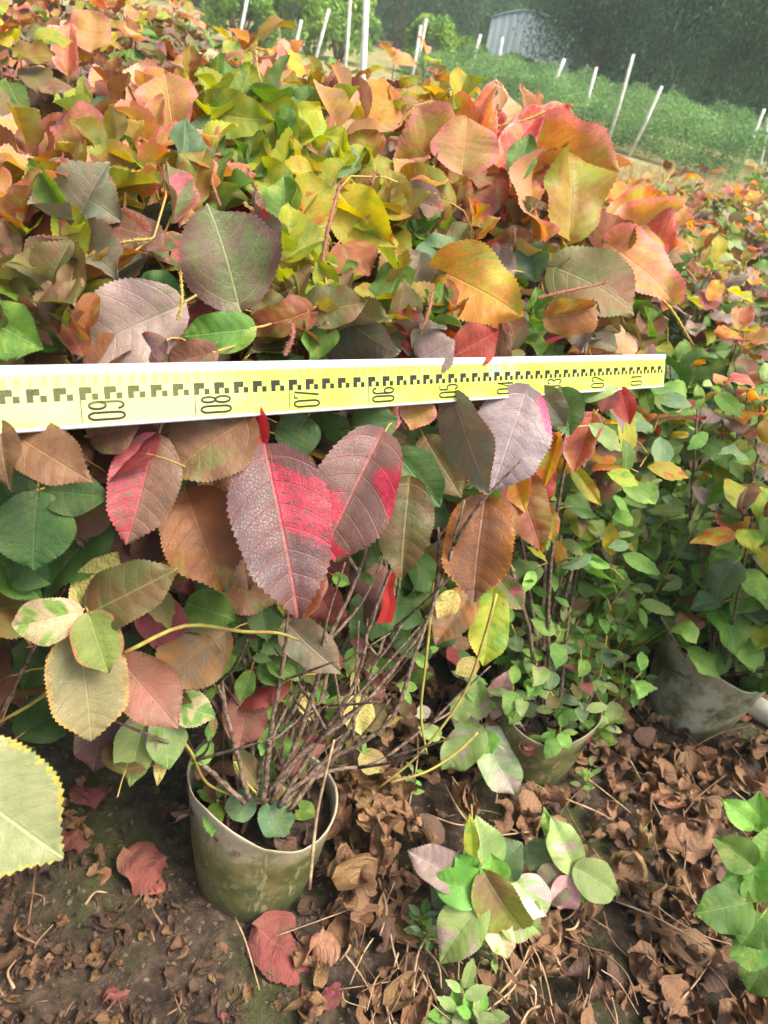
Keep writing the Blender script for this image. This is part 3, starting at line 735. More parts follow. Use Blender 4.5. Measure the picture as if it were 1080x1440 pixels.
def pot_mat(pale=0.):
    t = NT('pot_plastic'); co = t.objco(); x, y, z = t.sep(co)
    n = t.noise(co, 14., 5, .65); n2 = t.noise(co, 45., 4, .7)
    h = t.m('ADD', z, t.m('MULTIPLY', t.m('SUBTRACT', n, .5), .09))
    c = t.mix(t.ramp(n, .35, .65), (.065, .075, .018), (.17, .155, .06))
    c = t.mix(t.m('MULTIPLY', t.ramp(n2, .52, .70), .7), c, (.26, .22, .12)); c = t.mix(t.m('MULTIPLY', t.ramp(t.noise(co, 22., 5, .7), .55, .68), .6), c, (.06, .05, .025))
    c = t.mix(t.m('MULTIPLY', t.ramp(t.noise(co, 9., 5, .7), .50, .62), .8), c, (.04, .07, .025)); c = t.mix(t.m('MULTIPLY', t.ramp(t.noise(t.comb(t.m('MULTIPLY', x, 4.), t.m('MULTIPLY', y, 4.), z), 16., 4, .7), .58, .68), .6), c, (.36, .32, .18))
    tpn = t.noise(co, 5., 3, .6); c = t.mix(t.m('MULTIPLY', t.ramp(t.m('ADD', h, t.m('MULTIPLY', tpn, .08)), .165, .235), .8), c, (.50, .43, .32)); c = t.mix(t.m('MULTIPLY', t.ramp(t.noise(co, 60., 5, .75), .56, .70), .5), c, (.10, .07, .045))
    if pale: c = t.mix(t.m('MULTIPLY', t.ramp(t.noise(co, 10., 4, .7), .62, .38), pale), c, (.46, .47, .36))
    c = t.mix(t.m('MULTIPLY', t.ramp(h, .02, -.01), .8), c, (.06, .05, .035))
    return t.done(t.prin(c, .55, .4, t.bump(n2, .35, .002)))
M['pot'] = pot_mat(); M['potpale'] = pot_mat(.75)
M['potsoil'] = simple('pot_soil', (.012, .010, .008), (.05, .034, .025), 60, .9, 1., .01)
def pot(plant, r=.108, h=.185, seed=0, wonk=.010, sink=.01, lean=2.3, taper=.80, squash=0., mat='pot'):
    g = plant.g; rg = random.Random(seed); n = 48; V = []; F = []
    ph = rg.random() * 6.28
    prof = [(taper, -sink), (taper + .03, .02), (taper + (1 - taper) * .5, h * .35), (taper + (1 - taper) * .8, h * .7), (1., h - .006), (1.012, h), (1.0, h + .002), (.975, h - .004), (.95, h * .7), (.93, h * .55)]
    for k in range(n):
        a = 2 * math.pi * k / n
        wr = 1 + squash * (math.cos(2 * a) - .9) + .035 * math.cos(2 * a + ph) + .012 * math.cos(5 * a + ph * 2)
        for q, z in prof:
            f = max(0, z / h); zz = z + wonk * f * f * math.cos(a - lean) + .35 * wonk * f * math.sin(3 * a + ph) - (f > .9) * .004 * max(0, math.sin(7 * a + ph * 3) * math.sin(3 * a)) - (f > .9) * .0012 * rg.random()
            V.append(g + Vector((math.cos(a) * r * q * (1 + (wr - 1) * f), math.sin(a) * r * q * (1 + (wr - 1) * f), zz)))
    m = len(prof)
    for k in range(n):
        k2 = (k + 1) % n
        for j in range(m - 1): F.append((k * m + j, k2 * m + j, k2 * m + j + 1, k * m + j + 1))
    po = bpy.data.objects.new('pot', None)
    me = new_mesh('pot', [v - g for v in V], F, M[mat]); po = bpy.data.objects.new('pot', me); link(po, plant.root)
    V = [Vector((0, 0, h * .74))]; F = []; nr = 10
    for i in range(1, nr + 1):
        for k in range(n):
            a = 2 * math.pi * k / n; rr = r * .955 * i / nr
            V.append(Vector((math.cos(a) * rr * (1 - .0 * squash), math.sin(a) * rr * (1 - 1.9 * squash), h * .72 + rg.uniform(-.006, .006))))
    for k in range(n): F.append((0, 1 + k, 1 + (k + 1) % n))
    for i in range(nr - 1):
        for k in range(n):
            k2 = (k + 1) % n; b = 1 + i * n; F.append((b + k, b + n + k, b + n + k2, b + k2))
    so_ = bpy.data.objects.new('soil', new_mesh('soil', V, F, M['potsoil'])); link(so_, po)
    return po

def spike(plant, pts, r, mat, name='flower_spike', seed=0):
    path = smooth_path(pts, 26); rg = random.Random(seed); mb = MB()
    rad = [r * (.35 + .65 * min(1, (26 - i) / 8)) * (1 + .35 * (i % 2)) for i in range(27)]
    mb.tube(path, rad, 7)
    L = sum((path[i + 1] - path[i]).length for i in range(26))
    for k in range(300):           # little bracts and styles round the spike
        i = rg.randrange(1, 25); p = path[i].lerp(path[i + 1], rg.random()); d = Vector((rg.gauss(0, 1), rg.gauss(0, 1), rg.gauss(0, 1))).normalized()
        q = p + d * r * rg.uniform(1.8, 3.4); s_ = d.orthogonal().normalized() * r * .45; b = len(mb.V)
        mb.V += [p - s_ + d * r * .5, p + s_ + d * r * .5, q]; mb.F.append((b, b + 1, b + 2))
    return obj(name, mb.mesh(name, M[mat]), plant.root)

def shrub(plant, H, Rr, nsh, L, pal, seed, kind='mid', keep=keep_any, nleaf=8, limit=300, low=True, stemr=.0042):
    rg = random.Random(seed); g = plant.g
    for k in range(nsh):
        r = Rr * math.sqrt((k + .5) / nsh); a = k * 2.4 + rg.random()
        tz = H * (1 - .28 * (r / Rr) ** 2) * rg.uniform(.88, 1.04)
        if low and k % 3 == 0: tz *= rg.uniform(.55, .85)
        tip = g + Vector((r * math.cos(a), r * math.sin(a), tz))
        b = g + Vector((rg.uniform(-.04, .04), rg.uniform(-.04, .04), .11))
        mid = g + Vector((r * .45 * math.cos(a), r * .45 * math.sin(a), tz * .5)) + Vector((rg.uniform(-.03, .03), rg.uniform(-.03, .03), 0))
        path = smooth_path([b, mid, tip], 8)
        if keep(mid, .05) or keep is keep_any: plant.stem(path, stemr, .002)
        ax = (path[-1] - path[-2]).normalized() + Vector((math.cos(a) * .25, math.sin(a) * .25, .3))
        plant.rosette(tip, ax, nleaf, L * rg.uniform(.8, 1.15), pal, rg, kind, keep)
        for j in range(3):          # older leaves farther down the stem
            p = path[6 - j] ; aa = rg.random() * 6.28; d = Vector((math.cos(aa), math.sin(aa), -.25)); l = L * rg.uniform(.6, 1.)
            if keep(p + d * l, l) and clear_band(p + d * l * .7, l): plant.leaf(kind, colour(pal, p.z - .08, rg), frame(p + d * l * .4, d, Vector((0, -.2, 1)), l), rg=rg)

A0g = G(357, 1214); A0g.z = 0
A1g = G(738, 1064); A1g.z = 0
A2g = G(966, 992); A2g.z = 0
rowd = (A1g - A0g); rown = Vector((-rowd.y, rowd.x, 0)).normalized(); rstep = rowd.length; rowd = rowd.normalized()
gS = 'potted red and green leafed shrubs standing in rows'
A0 = Plant('potted_shrub', A0g, 'big multicoloured shrub in the nearest greenish pot, under the measuring staff', 'shrub', gS)
A1 = Plant('potted_shrub', A1g, 'pink and salmon topped shrub in the half hidden pot behind the staff', 'shrub', gS)
A2 = Plant('potted_shrub', A2g, 'sparse green shrub in the pot with pale rim beside the white pipe', 'shrub', gS)
AL = Plant('potted_shrub', A0g - rowd * .50 + Vector((-.02, -.02, 0)), 'shrub at the left edge with one huge pale cream leaf near the camera', 'shrub', gS)
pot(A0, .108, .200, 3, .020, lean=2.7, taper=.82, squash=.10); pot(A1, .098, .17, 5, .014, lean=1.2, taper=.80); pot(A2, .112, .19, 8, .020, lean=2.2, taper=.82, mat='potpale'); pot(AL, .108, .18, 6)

# ---- hero leaves: base px, tip px, width px, kind, plant, depth offset, tip tilt, roll deg, fold, curl
H_ = [
 # crown, upper left
 (95, 98, 97, 28, 42, 'pink', 'B', .9, 0, -10, .5, .2), (130, 70, 128, 15, 44, 'salmon', 'B', .9, 0, 20, .3, .2),
 (208, 185, 196, 88, 76, 'peach', '0', .05, .1, 15, .3, .3), (245, 190, 236, 100, 66, 'salmon', '0', .02, 0, -20, .35, .3), (262, 150, 268, 95, 50, 'yellow', '0', .05, 0, 10, .3, .4),
 (150, 195, 52, 222, 92, 'salmon', '0', 0, -.1, -15, .3, .6), (160, 225, 118, 150, 60, 'pink', '0', .05, .1, 25, .2, .3), (195, 190, 150, 140, 44, 'orange', '0', .02, .1, 0, .3, .3),
 (68, 248, 172, 312, 84, 'greygreen', '0', 0, 0, -25, .35, .3), (120, 245, 205, 232, 55, 'golden', '0', .02, 0, -30, .3, .5),
 (256, 250, 260, 166, 56, 'bluegreen', '0', -.01, -.05, 30, .7, .1), (285, 215, 298, 165, 45, 'darkgreen', '0', .0, 0, -20, .4, .2),
 (295, 160, 385, 176, 62, 'yellowgreen', '0', 0, 0, -25, .3, .4), (320, 140, 318, 82, 54, 'green', '0', .04, .1, 10, .4, .3), (335, 155, 352, 92, 60, 'yellowgreen', '0', .03, .1, -10, .3, .3),
 (405, 205, 372, 140, 62, 'yellowgreen', '0', 0, 0, 20, .3, .2), (408, 205, 452, 148, 54, 'yellowgreen', '0', .01, 0, -30, .4, .3), (430, 165, 432, 120, 34, 'green', '0', .02, 0, 0, .4, .2),
 (175, 170, 118, 156, 46, 'bluegreen', '0', .01, -.1, 10, .3, .4), (190, 240, 250, 215, 44, 'yellow', '0', .01, 0, 10, .3, .5), (160, 205, 205, 222, 40, 'green', '0', .0, 0, 10, .3, .5),
 (242, 305, 232, 222, 48, 'greenpink', '0', -.02, 0, 20, .5, .3), (218, 262, 205, 215, 34, 'pink', '0', 0, 0, 0, .4, .3), (262, 290, 292, 205, 44, 'golden', '0', .0, 0, 10, .4, .2),
 (335, 425, 296, 284, 132, 'olivebronze', '0', -.03, -.1, 8, .15, .5), (362, 380, 352, 268, 60, 'bronze', '0', -.025, -.2, 50, .5, .3), (140, 315, 245, 338, 54, 'brown', '0', .01, 0, -15, .3, .6),
 (425, 312, 434, 242, 58, 'yellow', '0', -.02, 0, 10, .5, .2), (395, 290, 362, 225, 60, 'yellowgreen', '0', 0, 0, 15, .4, .3), (402, 318, 400, 245, 42, 'green', '0', -.02, 0, -30, .6, .1),
 (480, 275, 548, 356, 82, 'yellow', '0', -.02, 0, -10, .15, .5), (500, 235, 412, 232, 56, 'bluegreen', '0', 0, 0, 10, .25, .4), (505, 225, 525, 175, 44, 'golden', '0', .02, .1, 0, .3, .3), (525, 215, 530, 290, 66, 'yellowgreen', '0', .0, 0, -30, .25, .3),
 (400, 315, 385, 348, 30, 'green', '0', -.03, 0, 0, .3, .3), (480, 345, 520, 388, 60, 'orangebrown', '0', 0, 0, -20, .2, .4), (475, 265, 455, 395, 40, 'varieg', '0', -.03, 0, 60, .4, .3),
 (248, 432, 98, 492, 88, 'grey', '0', -.01, -.1, -12, .12, .5), (352, 462, 254, 473, 56, 'green', '0', -.01, -.1, -5, .2, .4), (434, 438, 336, 456, 44, 'orangebrown', '0', -.035, -.1, 20, -.2, 1.0),
 (395, 445, 355, 415, 46, 'olive', '0', -.01, 0, 0, .3, .3), (432, 438, 516, 432, 48, 'olive', '0', -.02, -.1, -10, .25, .5), (440, 440, 438, 512, 62, 'green', '0', -.01, 0, -30, .4, .4), (468, 435, 560, 500, 84, 'greygreen', '0', .01, -.1, -12, .15, .3),
 (205, 395, 262, 415, 44, 'darkgreen', '0', 0, 0, 0, .3, .3), (-15, 395, 92, 462, 72, 'yellowgreen', 'L', .02, -.1, -15, .2, .6), (-15, 450, 62, 492, 76, 'green', 'L', .01, 0, 0, .2, .4), (60, 330, 10, 385, 55, 'green', 'L', .04, 0, 0, .3, .4),
 (190, 355, 40, 378, 46, 'orangebrown', '0', -.01, -.1, -50, .3, .5), (205, 345, 150, 300, 44, 'pink', '0', .0, .1, 0, .3, .3), (160, 345, 100, 330, 40, 'pink', '0', .02, 0, 0, .3, .5), (225, 340, 260, 380, 50, 'greenpink', '0', .01, 0, 0, .3, .5),
 (300, 430, 250, 520, 60, 'maroonred', '0', .02, 0, 0, .3, .3), (230, 480, 190, 512, 40, 'bronze', '0', .02, 0, 0, .3, .3), (300, 495, 230, 515, 46, 'brown', '0', .01, 0, 0, .3, .3),
 # crown, centre right
 (500, 175, 452, 118, 66, 'orangebrown', '0', .06, .1, 10, .3, .4), (520, 180, 545, 112, 74, 'orange', '0', .05, .1, -10, .2, .3), (495, 190, 480, 165, 60, 'golden', '0', .04, .1, 0, .3, .3), (545, 170, 590, 140, 50, 'orangebrown', '0', .06, 0, 0, .3, .3),
 (640, 195, 548, 246, 100, 'salmon', '1', -.02, -.2, 20, .25, .7), (655, 210, 612, 140, 74, 'orange', '1', .0, 0, 15, .3, .5), (660, 225, 690, 118, 74, 'pink', '1', .0, .1, -12, .4, .3), (650, 240, 656, 165, 88, 'salmon', '1', -.03, 0, 10, .3, .5),
 (700, 210, 700, 112, 36, 'peach', '1', .02, .1, 40, .4, .2), (635, 185, 598, 128, 60, 'yelloworange', '1', .03, .1, -20, .3, .5),
 (745, 198, 872, 240, 88, 'salmon', '1', -.04, -.1, -10, .2, .7), (742, 205, 800, 150, 60, 'pink', '1', .0, .1, 15, .3, .5), (800, 330, 808, 205, 74, 'golden', '1', -.03, .1, -10, .3, .4), (770, 205, 846, 272, 66, 'orange', '1', -.02, -.1, -20, .3, .6),
 (748, 232, 764, 346, 96, 'salmon', '1', -.05, -.2, 10, .2, .6), (725, 250, 745, 190, 40, 'green', '1', -.05, 0, 0, .3, .4), (700, 245, 655, 320, 48, 'orangebrown', '1', -.02, 0, 40, .4, .3), (705, 235, 760, 150, 50, 'pink', '1', .0, 0, 0, .3, .4),
 (866, 258, 864, 308, 36, 'yelloworange', '1', -.04, 0, 0, .3, .3), (858, 345, 957, 420, 84, 'salmon', '1', -.05, -.1, -15, .2, .5), (862, 330, 966, 300, 66, 'salmon', '1', -.03, 0, 10, .3, .5), (855, 330, 925, 270, 56, 'orange', '1', -.01, .1, 0, .3, .4), (870, 350, 912, 430, 66, 'salmon', '1', -.03, -.1, 20, .3, .4), (845, 350, 866, 300, 70, 'orangebrown', '1', -.02, 0, 20, .3, .4), (880, 330, 950, 350, 80, 'pink', '1', -.04, -.1, 0, .2, .5),
 (635, 285, 540, 258, 66, 'golden', '1', -.02, 0, 25, .2, .6), (600, 240, 545, 250, 56, 'golden', '1', .0, 0, 0, .3, .5), (560, 280, 625, 290, 50, 'bronze', '1', .0, 0, 0, .3, .4),
 (618, 380, 738, 436, 84, 'yelloworange', '1', -.04, -.1, -12, .25, .4), (590, 360, 575, 420, 56, 'greygreen', '1', -.02, 0, 20, .5, .3), (565, 378, 538, 438, 48, 'green', '1', -.04, -.1, 10, .15, .3), (600, 385, 640, 330, 60, 'bluegreen', '1', .0, 0, 10, .3, .3), (640, 345, 655, 372, 46, 'varieg', '1', -.02, 0, 0, .3, .3),
 (742, 348, 752, 398, 50, 'bluegreen', '1', -.02, 0, 0, .5, .3), (782, 376, 900, 430, 78, 'olive', '1', -.04, -.1, -10, .2, .5), (822, 428, 818, 496, 52, 'grey', '1', -.045, -.1, 10, .3, .3), (770, 445, 840, 430, 48, 'orangebrown', '1', -.03, 0, 20, .3, .7), (800, 400, 870, 470, 60, 'olive', '1', .0, 0, 0, .3, .4),
 (720, 380, 668, 370, 46, 'grey', '1', -.01, 0, 0, .3, .3), (745, 345, 690, 340, 46, 'brown', '1', .0, 0, 0, .3, .3), (690, 440, 735, 440, 40, 'salmon', '1', -.02, 0, 0, .3, .3), (560, 460, 590, 440, 34, 'red', '1', -.01, 0, 0, .3, .3), (640, 500, 700, 465, 56, 'red', '1', .0, 0, 0, .3, .3), (600, 480, 562, 505, 34, 'red', '1', .0, 0, 0, .3, .3),
 (590, 505, 640, 480, 60, 'grey', '0', -.01, -.1, 0, .2, .4), (880, 470, 850, 495, 60, 'peach', '1', -.01, -.1, 0, .2, .4), (910, 440, 800, 500, 50, 'salmon', '1', .0, 0, 0, .3, .3),
 # below the staff
 (130, 612, 196, 600, 60, 'brown', 'L', .02, 0, 0, .3, .3), (12, 606, 128, 682, 78, 'brown', 'L', 0, -.1, -10, .12, .5), (0, 600, 14, 692, 60, 'brown', 'L', -.02, 0, 30, .3, .3),
 (345, 592, 232, 668, 108, 'brown', '0', -.015, -.1, 12, .12, .5), (356, 572, 374, 632, 40, 'pinkpure', '0', -.012, 0, 25, .6, .5),
 (218, 622, 180, 768, 90, 'halfpink', '0', 0, -.05, 8, .15, .3), (376, 646, 420, 870, 130, 'halfpink2', '0', -.045, -.08, -8, .16, .5), (532, 620, 452, 796, 112, 'bronzepink', '0', -.045, -.08, 12, .2, .5),
 (575, 682, 562, 814, 76, 'olive', '0', -.03, -.05, -5, .15, .3), (265, 700, 312, 832, 112, 'orangebrown', '0', .0, -.05, 0, .15, .4), (330, 740, 352, 830, 60, 'brown', '0', .01, 0, 0, .3, .3),
 (640, 562, 688, 694, 84, 'greygreen', '0', -.03, -.05, 40, .1, .2), (738, 556, 690, 692, 104, 'greylilac', '0', -.05, -.05, -15, .08, .2), (790, 550, 802, 612, 54, 'darkgreen', '1', -.05, 0, 0, .3, .3), (760, 550, 795, 600, 44, 'greygreen', '1', -.03, 0, 0, .3, .3),
 (832, 588, 806, 664, 50, 'pink', '1', -.01, 0, 20, .3, .2), (873, 548, 886, 597, 30, 'red', '1', -.04, 0, 0, .3, .2), (860, 548, 846, 580, 30, 'maroonred', '1', -.03, 0, 0, .3, .2), (765, 650, 748, 720, 44, 'red', '1', -.01, 0, 0, .3, .2), (785, 615, 762, 700, 40, 'orange', '1', -.02, 0, 40, .5, .2), (722, 665, 762, 776, 60, 'orangebrown', '1', -.02, 0, -10, .3, .3), (748, 700, 756, 776, 34, 'red', '1', -.04, 0, 0, .3, .2), (712, 640, 738, 720, 44, 'orange', '1', .0, 0, 0, .3, .2), (808, 660, 846, 712, 22, 'yellow', '1', -.02, 0, 0, .3, .2),
 (772, 718, 778, 762, 24, 'orange', '1', -.03, 0, 0, .3, .2), (545, 560, 545, 624, 44, 'pink', '0', -.01, 0, 30, .3, .2), (590, 560, 578, 605, 50, 'salmon', '0', .0, 0, 0, .3, .2),
 (682, 708, 664, 848, 96, 'browngloss', '1', -.05, -.05, 8, .15, .4), (560, 640, 620, 712, 66, 'darkgreen', '0', .02, 0, 0, .3, .3), (500, 600, 560, 590, 60, 'darkgreen', '0', .01, 0, 0, .3, .3), (600, 620, 650, 700, 60, 'olive', '0', .03, 0, 0, .3, .3), (430, 590, 400, 640, 60, 'darkgreen', '0', .01, 0, 0, .3, .3),
 (62, 690, 160, 700, 58, 'darkgreen', 'L', .02, 0, -10, .2, .4), (55, 690, 30, 648, 60, 'darkgreen', 'L', .03, 0, 0, .3, .3), (50, 690, -10, 716, 56, 'darkgreen', 'L', .02, 0, 10, .3, .3), (52, 700, 44, 804, 100, 'darkgreen', 'L', .01, 0, 0, .15, .4), (20, 790, 72, 822, 50, 'darkgreen', 'L', .03, 0, 0, .3, .3), (-10, 780, 60, 845, 52, 'green', 'L', .05, 0, 0, .3, .3),
 (440, 790, 428, 872, 66, 'pink', '0', -.01, 0, 25, .3, .3), (430, 800, 390, 870, 66, 'maroonred', '0', .02, 0, 0, .3, .3), (490, 720, 470, 790, 60, 'brown', '0', .03, 0, 0, .3, .3),
 # lower left sprig
 (108, 860, 14, 884, 62, 'creamgreen', '0', -.03, -.05, -5, .2, .4), (120, 858, 166, 776, 62, 'varieg', '0', -.01, 0, -15, .25, .3), (126, 862, 252, 802, 78, 'olive', '0', -.035, -.05, -8, .15, .4), (126, 868, 152, 948, 66, 'olivegreen', '0', -.045, -.05, 0, .15, .3),
 (112, 898, 132, 1042, 106, 'greygreenyellow', '0', -.03, -.05, 0, .1, .3), (243, 800, 170, 808, 46, 'varieg', '0', .0, 0, 10, .3, .4), (240, 790, 205, 755, 44, 'varieg', '0', .02, 0, 0, .3, .4), (315, 892, 222, 962, 92, 'orangegrey', '0', -.02, -.05, 12, .15, .4), (172, 932, 252, 1024, 76, 'pinkbrown', '0', -.01, -.05, 0, .15, .4),
 (232, 845, 218, 912, 66, 'maroonred', '0', .02, 0, 0, .3, .3), (268, 850, 332, 872, 54, 'green', '0', .02, 0, -10, .3, .4), (285, 835, 320, 815, 60, 'darkgreen', '0', .04, 0, 0, .3, .3), (366, 842, 376, 902, 46, 'darkgreen', '0', .02, 0, 0, .3, .2), (405, 878, 478, 946, 58, 'greygreen', '0', .01, 0, 10, .2, .6),
 (352, 972, 336, 1052, 58, 'pinkbrown', '0', .04, 0, 5, .2, .4), (205, 1008, 180, 1106, 54, 'palegreen', '0', .02, 0, 10, .25, .4), (228, 1008, 236, 1082, 54, 'palegreen', '0', .01, 0, -20, .25, .3), (232, 1040, 222, 1105, 18, 'varieg', '0', .0, 0, 0, .3, .3), (246, 990, 303, 1008, 46, 'creamgreen', '0', .01, 0, -5, .3, .4),
 (150, 1000, 130, 1085, 66, 'bronze', '0', .08, 0, 0, .2, .4), (60, 900, 30, 970, 60, 'darkgreen', 'L', .1, 0, 0, .3, .3), (405, 820, 398, 868, 24, 'yellowgreen', '0', .0, 0, 0, .3, .3), (352, 945, 338, 985, 26, 'green', '0', .02, 0, 0, .3, .3), (365, 940, 412, 952, 38, 'green', '0', .02, 0, 0, .3, .3), (410, 965, 412, 1000, 24, 'green', '0', .05, 0, 0, .3, .3),
 (470, 810, 492, 822, 18, 'lime', '0', .0, 0, 0, .3, .3), (505, 980, 508, 1034, 42, 'varieg', '0', .06, 0, 0, .3, .4), (335, 1060, 365, 1110, 30, 'olive', '0', .03, 0, 0, .3, .3), (510, 1060, 535, 1085, 34, 'varieg', '0', .08, 0, 0, .3, .4), (435, 1035, 440, 1062, 30, 'deadredleaf', '0', .1, 0, 0, .3, .4),
 (358, 1130, 316, 1136, 40, 'bluegreen', '0', 0, 0, 0, .2, .4), (376, 1132, 400, 1178, 46, 'bluegreen', '0', -.01, 0, 0, .2, .4), (374, 1128, 415, 1118, 34, 'varieg', '0', .01, 0, 0, .2, .4), (365, 1125, 350, 1090, 24, 'green', '0', .01, 0, 0, .2, .4), (380, 1140, 405, 1155, 30, 'green', '0', .01, 0, 0, .2, .4),
 # big pale leaf at the left edge
 (-78, 1082, 88, 1208, 168, 'cream', 'L', -.28, 0, 5, .06, .35),
 # right of the stems
 (662, 836, 612, 908, 56, 'orangegrey', '1', -.02, 0, 20, .3, .3), (692, 836, 680, 936, 54, 'yellowgreen', '1', -.04, 0, -10, .2, .3), (702, 815, 736, 858, 34, 'greenpink', '1', -.03, 0, 0, .3, .3), (640, 835, 615, 870, 30, 'varieg', '1', .0, 0, 0, .3, .3), (670, 930, 640, 948, 26, 'varieg', '1', .02, 0, 0, .3, .3),
 (688, 1005, 716, 942, 34, 'pinkpale', '0', .1, 0, 0, .3, .2), (676, 1006, 668, 948, 34, 'palegreen', '0', .1, 0, 0, .3, .2), (690, 1012, 738, 1044, 44, 'palecream', '0', .1, 0, 0, .25, .4), (674, 1026, 622, 1084, 50, 'palegreen', '0', .09, 0, 0, .2, .4), (682, 1040, 726, 1120, 52, 'palecream', '0', .08, 0, 0, .2, .4), (670, 1020, 634, 1008, 34, 'palecream', '0', .11, 0, 0, .2, .4), (676, 1030, 690, 1060, 36, 'lime', '0', .09, 0, 0, .2, .4), (645, 1010, 655, 975, 30, 'palegreen', '0', .12, 0, 0, .3, .3), (596, 1010, 592, 990, 20, 'palecream', '0', .12, 0, 0, .3, .3), (618, 1035, 588, 1022, 22, 'palegreen', '0', .12, 0, 0, .3, .3),
]
LT2 = {
 'olivebronze': dict(A=(.09, .12, .03), A2=(.12, .08, .045), vein=(.30, .36, .14), vamt=.5, margin=(.12, .055, .05), mamt=.22, tr=.16),
 'pinkpure': dict(A=(.44, .03, .065), A2=(.34, .03, .045), vein=(.8, .2, .2), vamt=.3, tr=.2, speck=(.45, .05, .06), samt=.2),
 'greylilac': dict(A=(.16, .125, .13), A2=(.20, .15, .15), vein=(.40, .33, .32), vamt=.35, tr=.1, rough=.35, patch=(.8, .08, .16), pamt=.06),
 'browngloss': dict(A=(.16, .075, .045), A2=(.24, .09, .03), vein=(.32, .18, .12), vamt=.35, tr=.2, rough=.28, margin=(.40, .14, .02), mamt=.12),
 'creamgreen': dict(A=(.18, .34, .07), A2=(.22, .38, .09), vein=(.4, .5, .2), vamt=.4, tr=.26, patch=(.72, .60, .34), pamt=.55, margin=(.72, .46, .34), mamt=.08),
 'olivegreen': dict(A=(.15, .22, .04), A2=(.18, .26, .05), vein=(.34, .40, .14), vamt=.45, tr=.24, margin=(.55, .16, .10), mamt=.05),
 'greygreenyellow': dict(A=(.20, .20, .08), A2=(.24, .22, .09), vein=(.34, .33, .16), vamt=.4, tr=.2, margin=(.48, .30, .04), mamt=.08),
 'orangegrey': dict(A=(.30, .22, .14), A2=(.40, .20, .06), vein=(.45, .32, .2), vamt=.35, tr=.25, margin=(.34, .20, .08), mamt=.1),
 'pinkbrown': dict(A=(.26, .12, .085), A2=(.32, .11, .085), vein=(.44, .22, .16), vamt=.35, tr=.2, margin=(.2, .08, .05), mamt=.08),
 'pinkpale': dict(A=(.62, .42, .38), A2=(.6, .3, .3), vein=(.7, .5, .4), vamt=.3, tr=.25),
 'palecream': dict(A=(.56, .58, .42), A2=(.30, .46, .18), vein=(.6, .6, .4), vamt=.35, tr=.25, patch=(.70, .58, .52), pamt=.4),
 'deadredleaf': dict(A=(.45, .04, .06), A2=(.35, .04, .05), vein=(.5, .1, .1), vamt=.3, tr=.15),
}
for k, d in LT2.items(): M[k] = leaf_mat('leaf_' + k, **d)
# two leaves whose pink lies on one half of the blade, split at the midrib as in the photograph
def half_mat(name, side_, lo, hi, A, A2, pk, holes):
    m = leaf_mat(name, A=A, A2=A2, vein=(.45, .12, .10), vamt=.45, tr=.14)
    nt = m.node_tree; pr = [n for n in nt.nodes if n.type == 'BSDF_PRINCIPLED'][0]
    src = pr.inputs['Base Color'].links[0].from_socket
    t = NT.__new__(NT); t.mat = m; t.nt = nt
    uv = t.n('ShaderNodeUVMap', uv_map='UVMap').outputs[0]; u, v, _ = t.sep(uv); x = t.m('SUBTRACT', u, .5); ax = t.m('ABSOLUTE', x)
    s = t.m('SUBTRACT', v, t.m('MULTIPLY', ax, .62))
    on = t.m('GREATER_THAN', x, 0.) if side_ > 0 else t.m('LESS_THAN', x, 0.)
    n1 = t.m('MULTIPLY', t.m('SUBTRACT', t.noise(t.comb(ax, t.m('MULTIPLY', s, 3.), 2.), 7., 5, .75), .5), .42)
    a = t.ramp(t.m('ADD', s, n1), lo - .03, lo + .04); b = t.ramp(t.m('ADD', s, n1), hi + .06, hi - .03)
    hol = t.ramp(t.noise(t.comb(ax, t.m('MULTIPLY', s, 2.), 5.), 16., 2, .6), .62 - holes, .66 - holes)
    mk = t.m('MULTIPLY', t.m('MULTIPLY', on, t.m('MULTIPLY', a, b)), t.m('SUBTRACT', 1., hol) if holes else 1.)
    pk = t.mix(t.ramp(t.noise(uv, 6., 4, .7), .35, .7), pk, tuple(q * .55 for q in pk))
    mk = t.m('MULTIPLY', mk, .93)
    nt.links.new(t.mix(mk, src, pk), pr.inputs['Base Color']); return m
M['halfpink'] = half_mat('leaf_halfpink', 1, -.05, .95, (.12, .06, .04), (.16, .07, .05), (.42, .05, .08), .09)
M['halfpink2'] = half_mat('leaf_halfpink2', -1, .06, .44, (.125, .068, .066), (.14, .065, .05), (.42, .025, .055), .06)
DESC.update({'olivebronze': 'broad olive leaf with bronze edge', 'pinkpure': 'hot pink leaf', 'greylilac': 'large grey lilac leaf', 'browngloss': 'glossy red brown leaf', 'creamgreen': 'green leaf edged in cream', 'olivegreen': 'olive green leaf with thin red margin',
 'greygreenyellow': 'large grey green leaf with yellow tip', 'orangegrey': 'orange and grey leaf', 'pinkbrown': 'pinkish brown leaf', 'pinkpale': 'pale pink leaf', 'palecream': 'pale cream leaf', 'halfpink': 'bronze leaf with one half pink', 'halfpink2': 'large bronze leaf with a crimson patch beside the midrib', 'deadredleaf': 'dull red leaf', 'lime': 'small lime green leaf', 'weedgreen': 'small green leaf'})

LB = Plant('potted_shrub', A0g + rown * .80 - rowd * .55, 'shrub with bright pink young leaves, top left behind the big one', 'shrub', gS)
PL = {'0': A0, '1': A1, 'L': AL, 'B': LB}

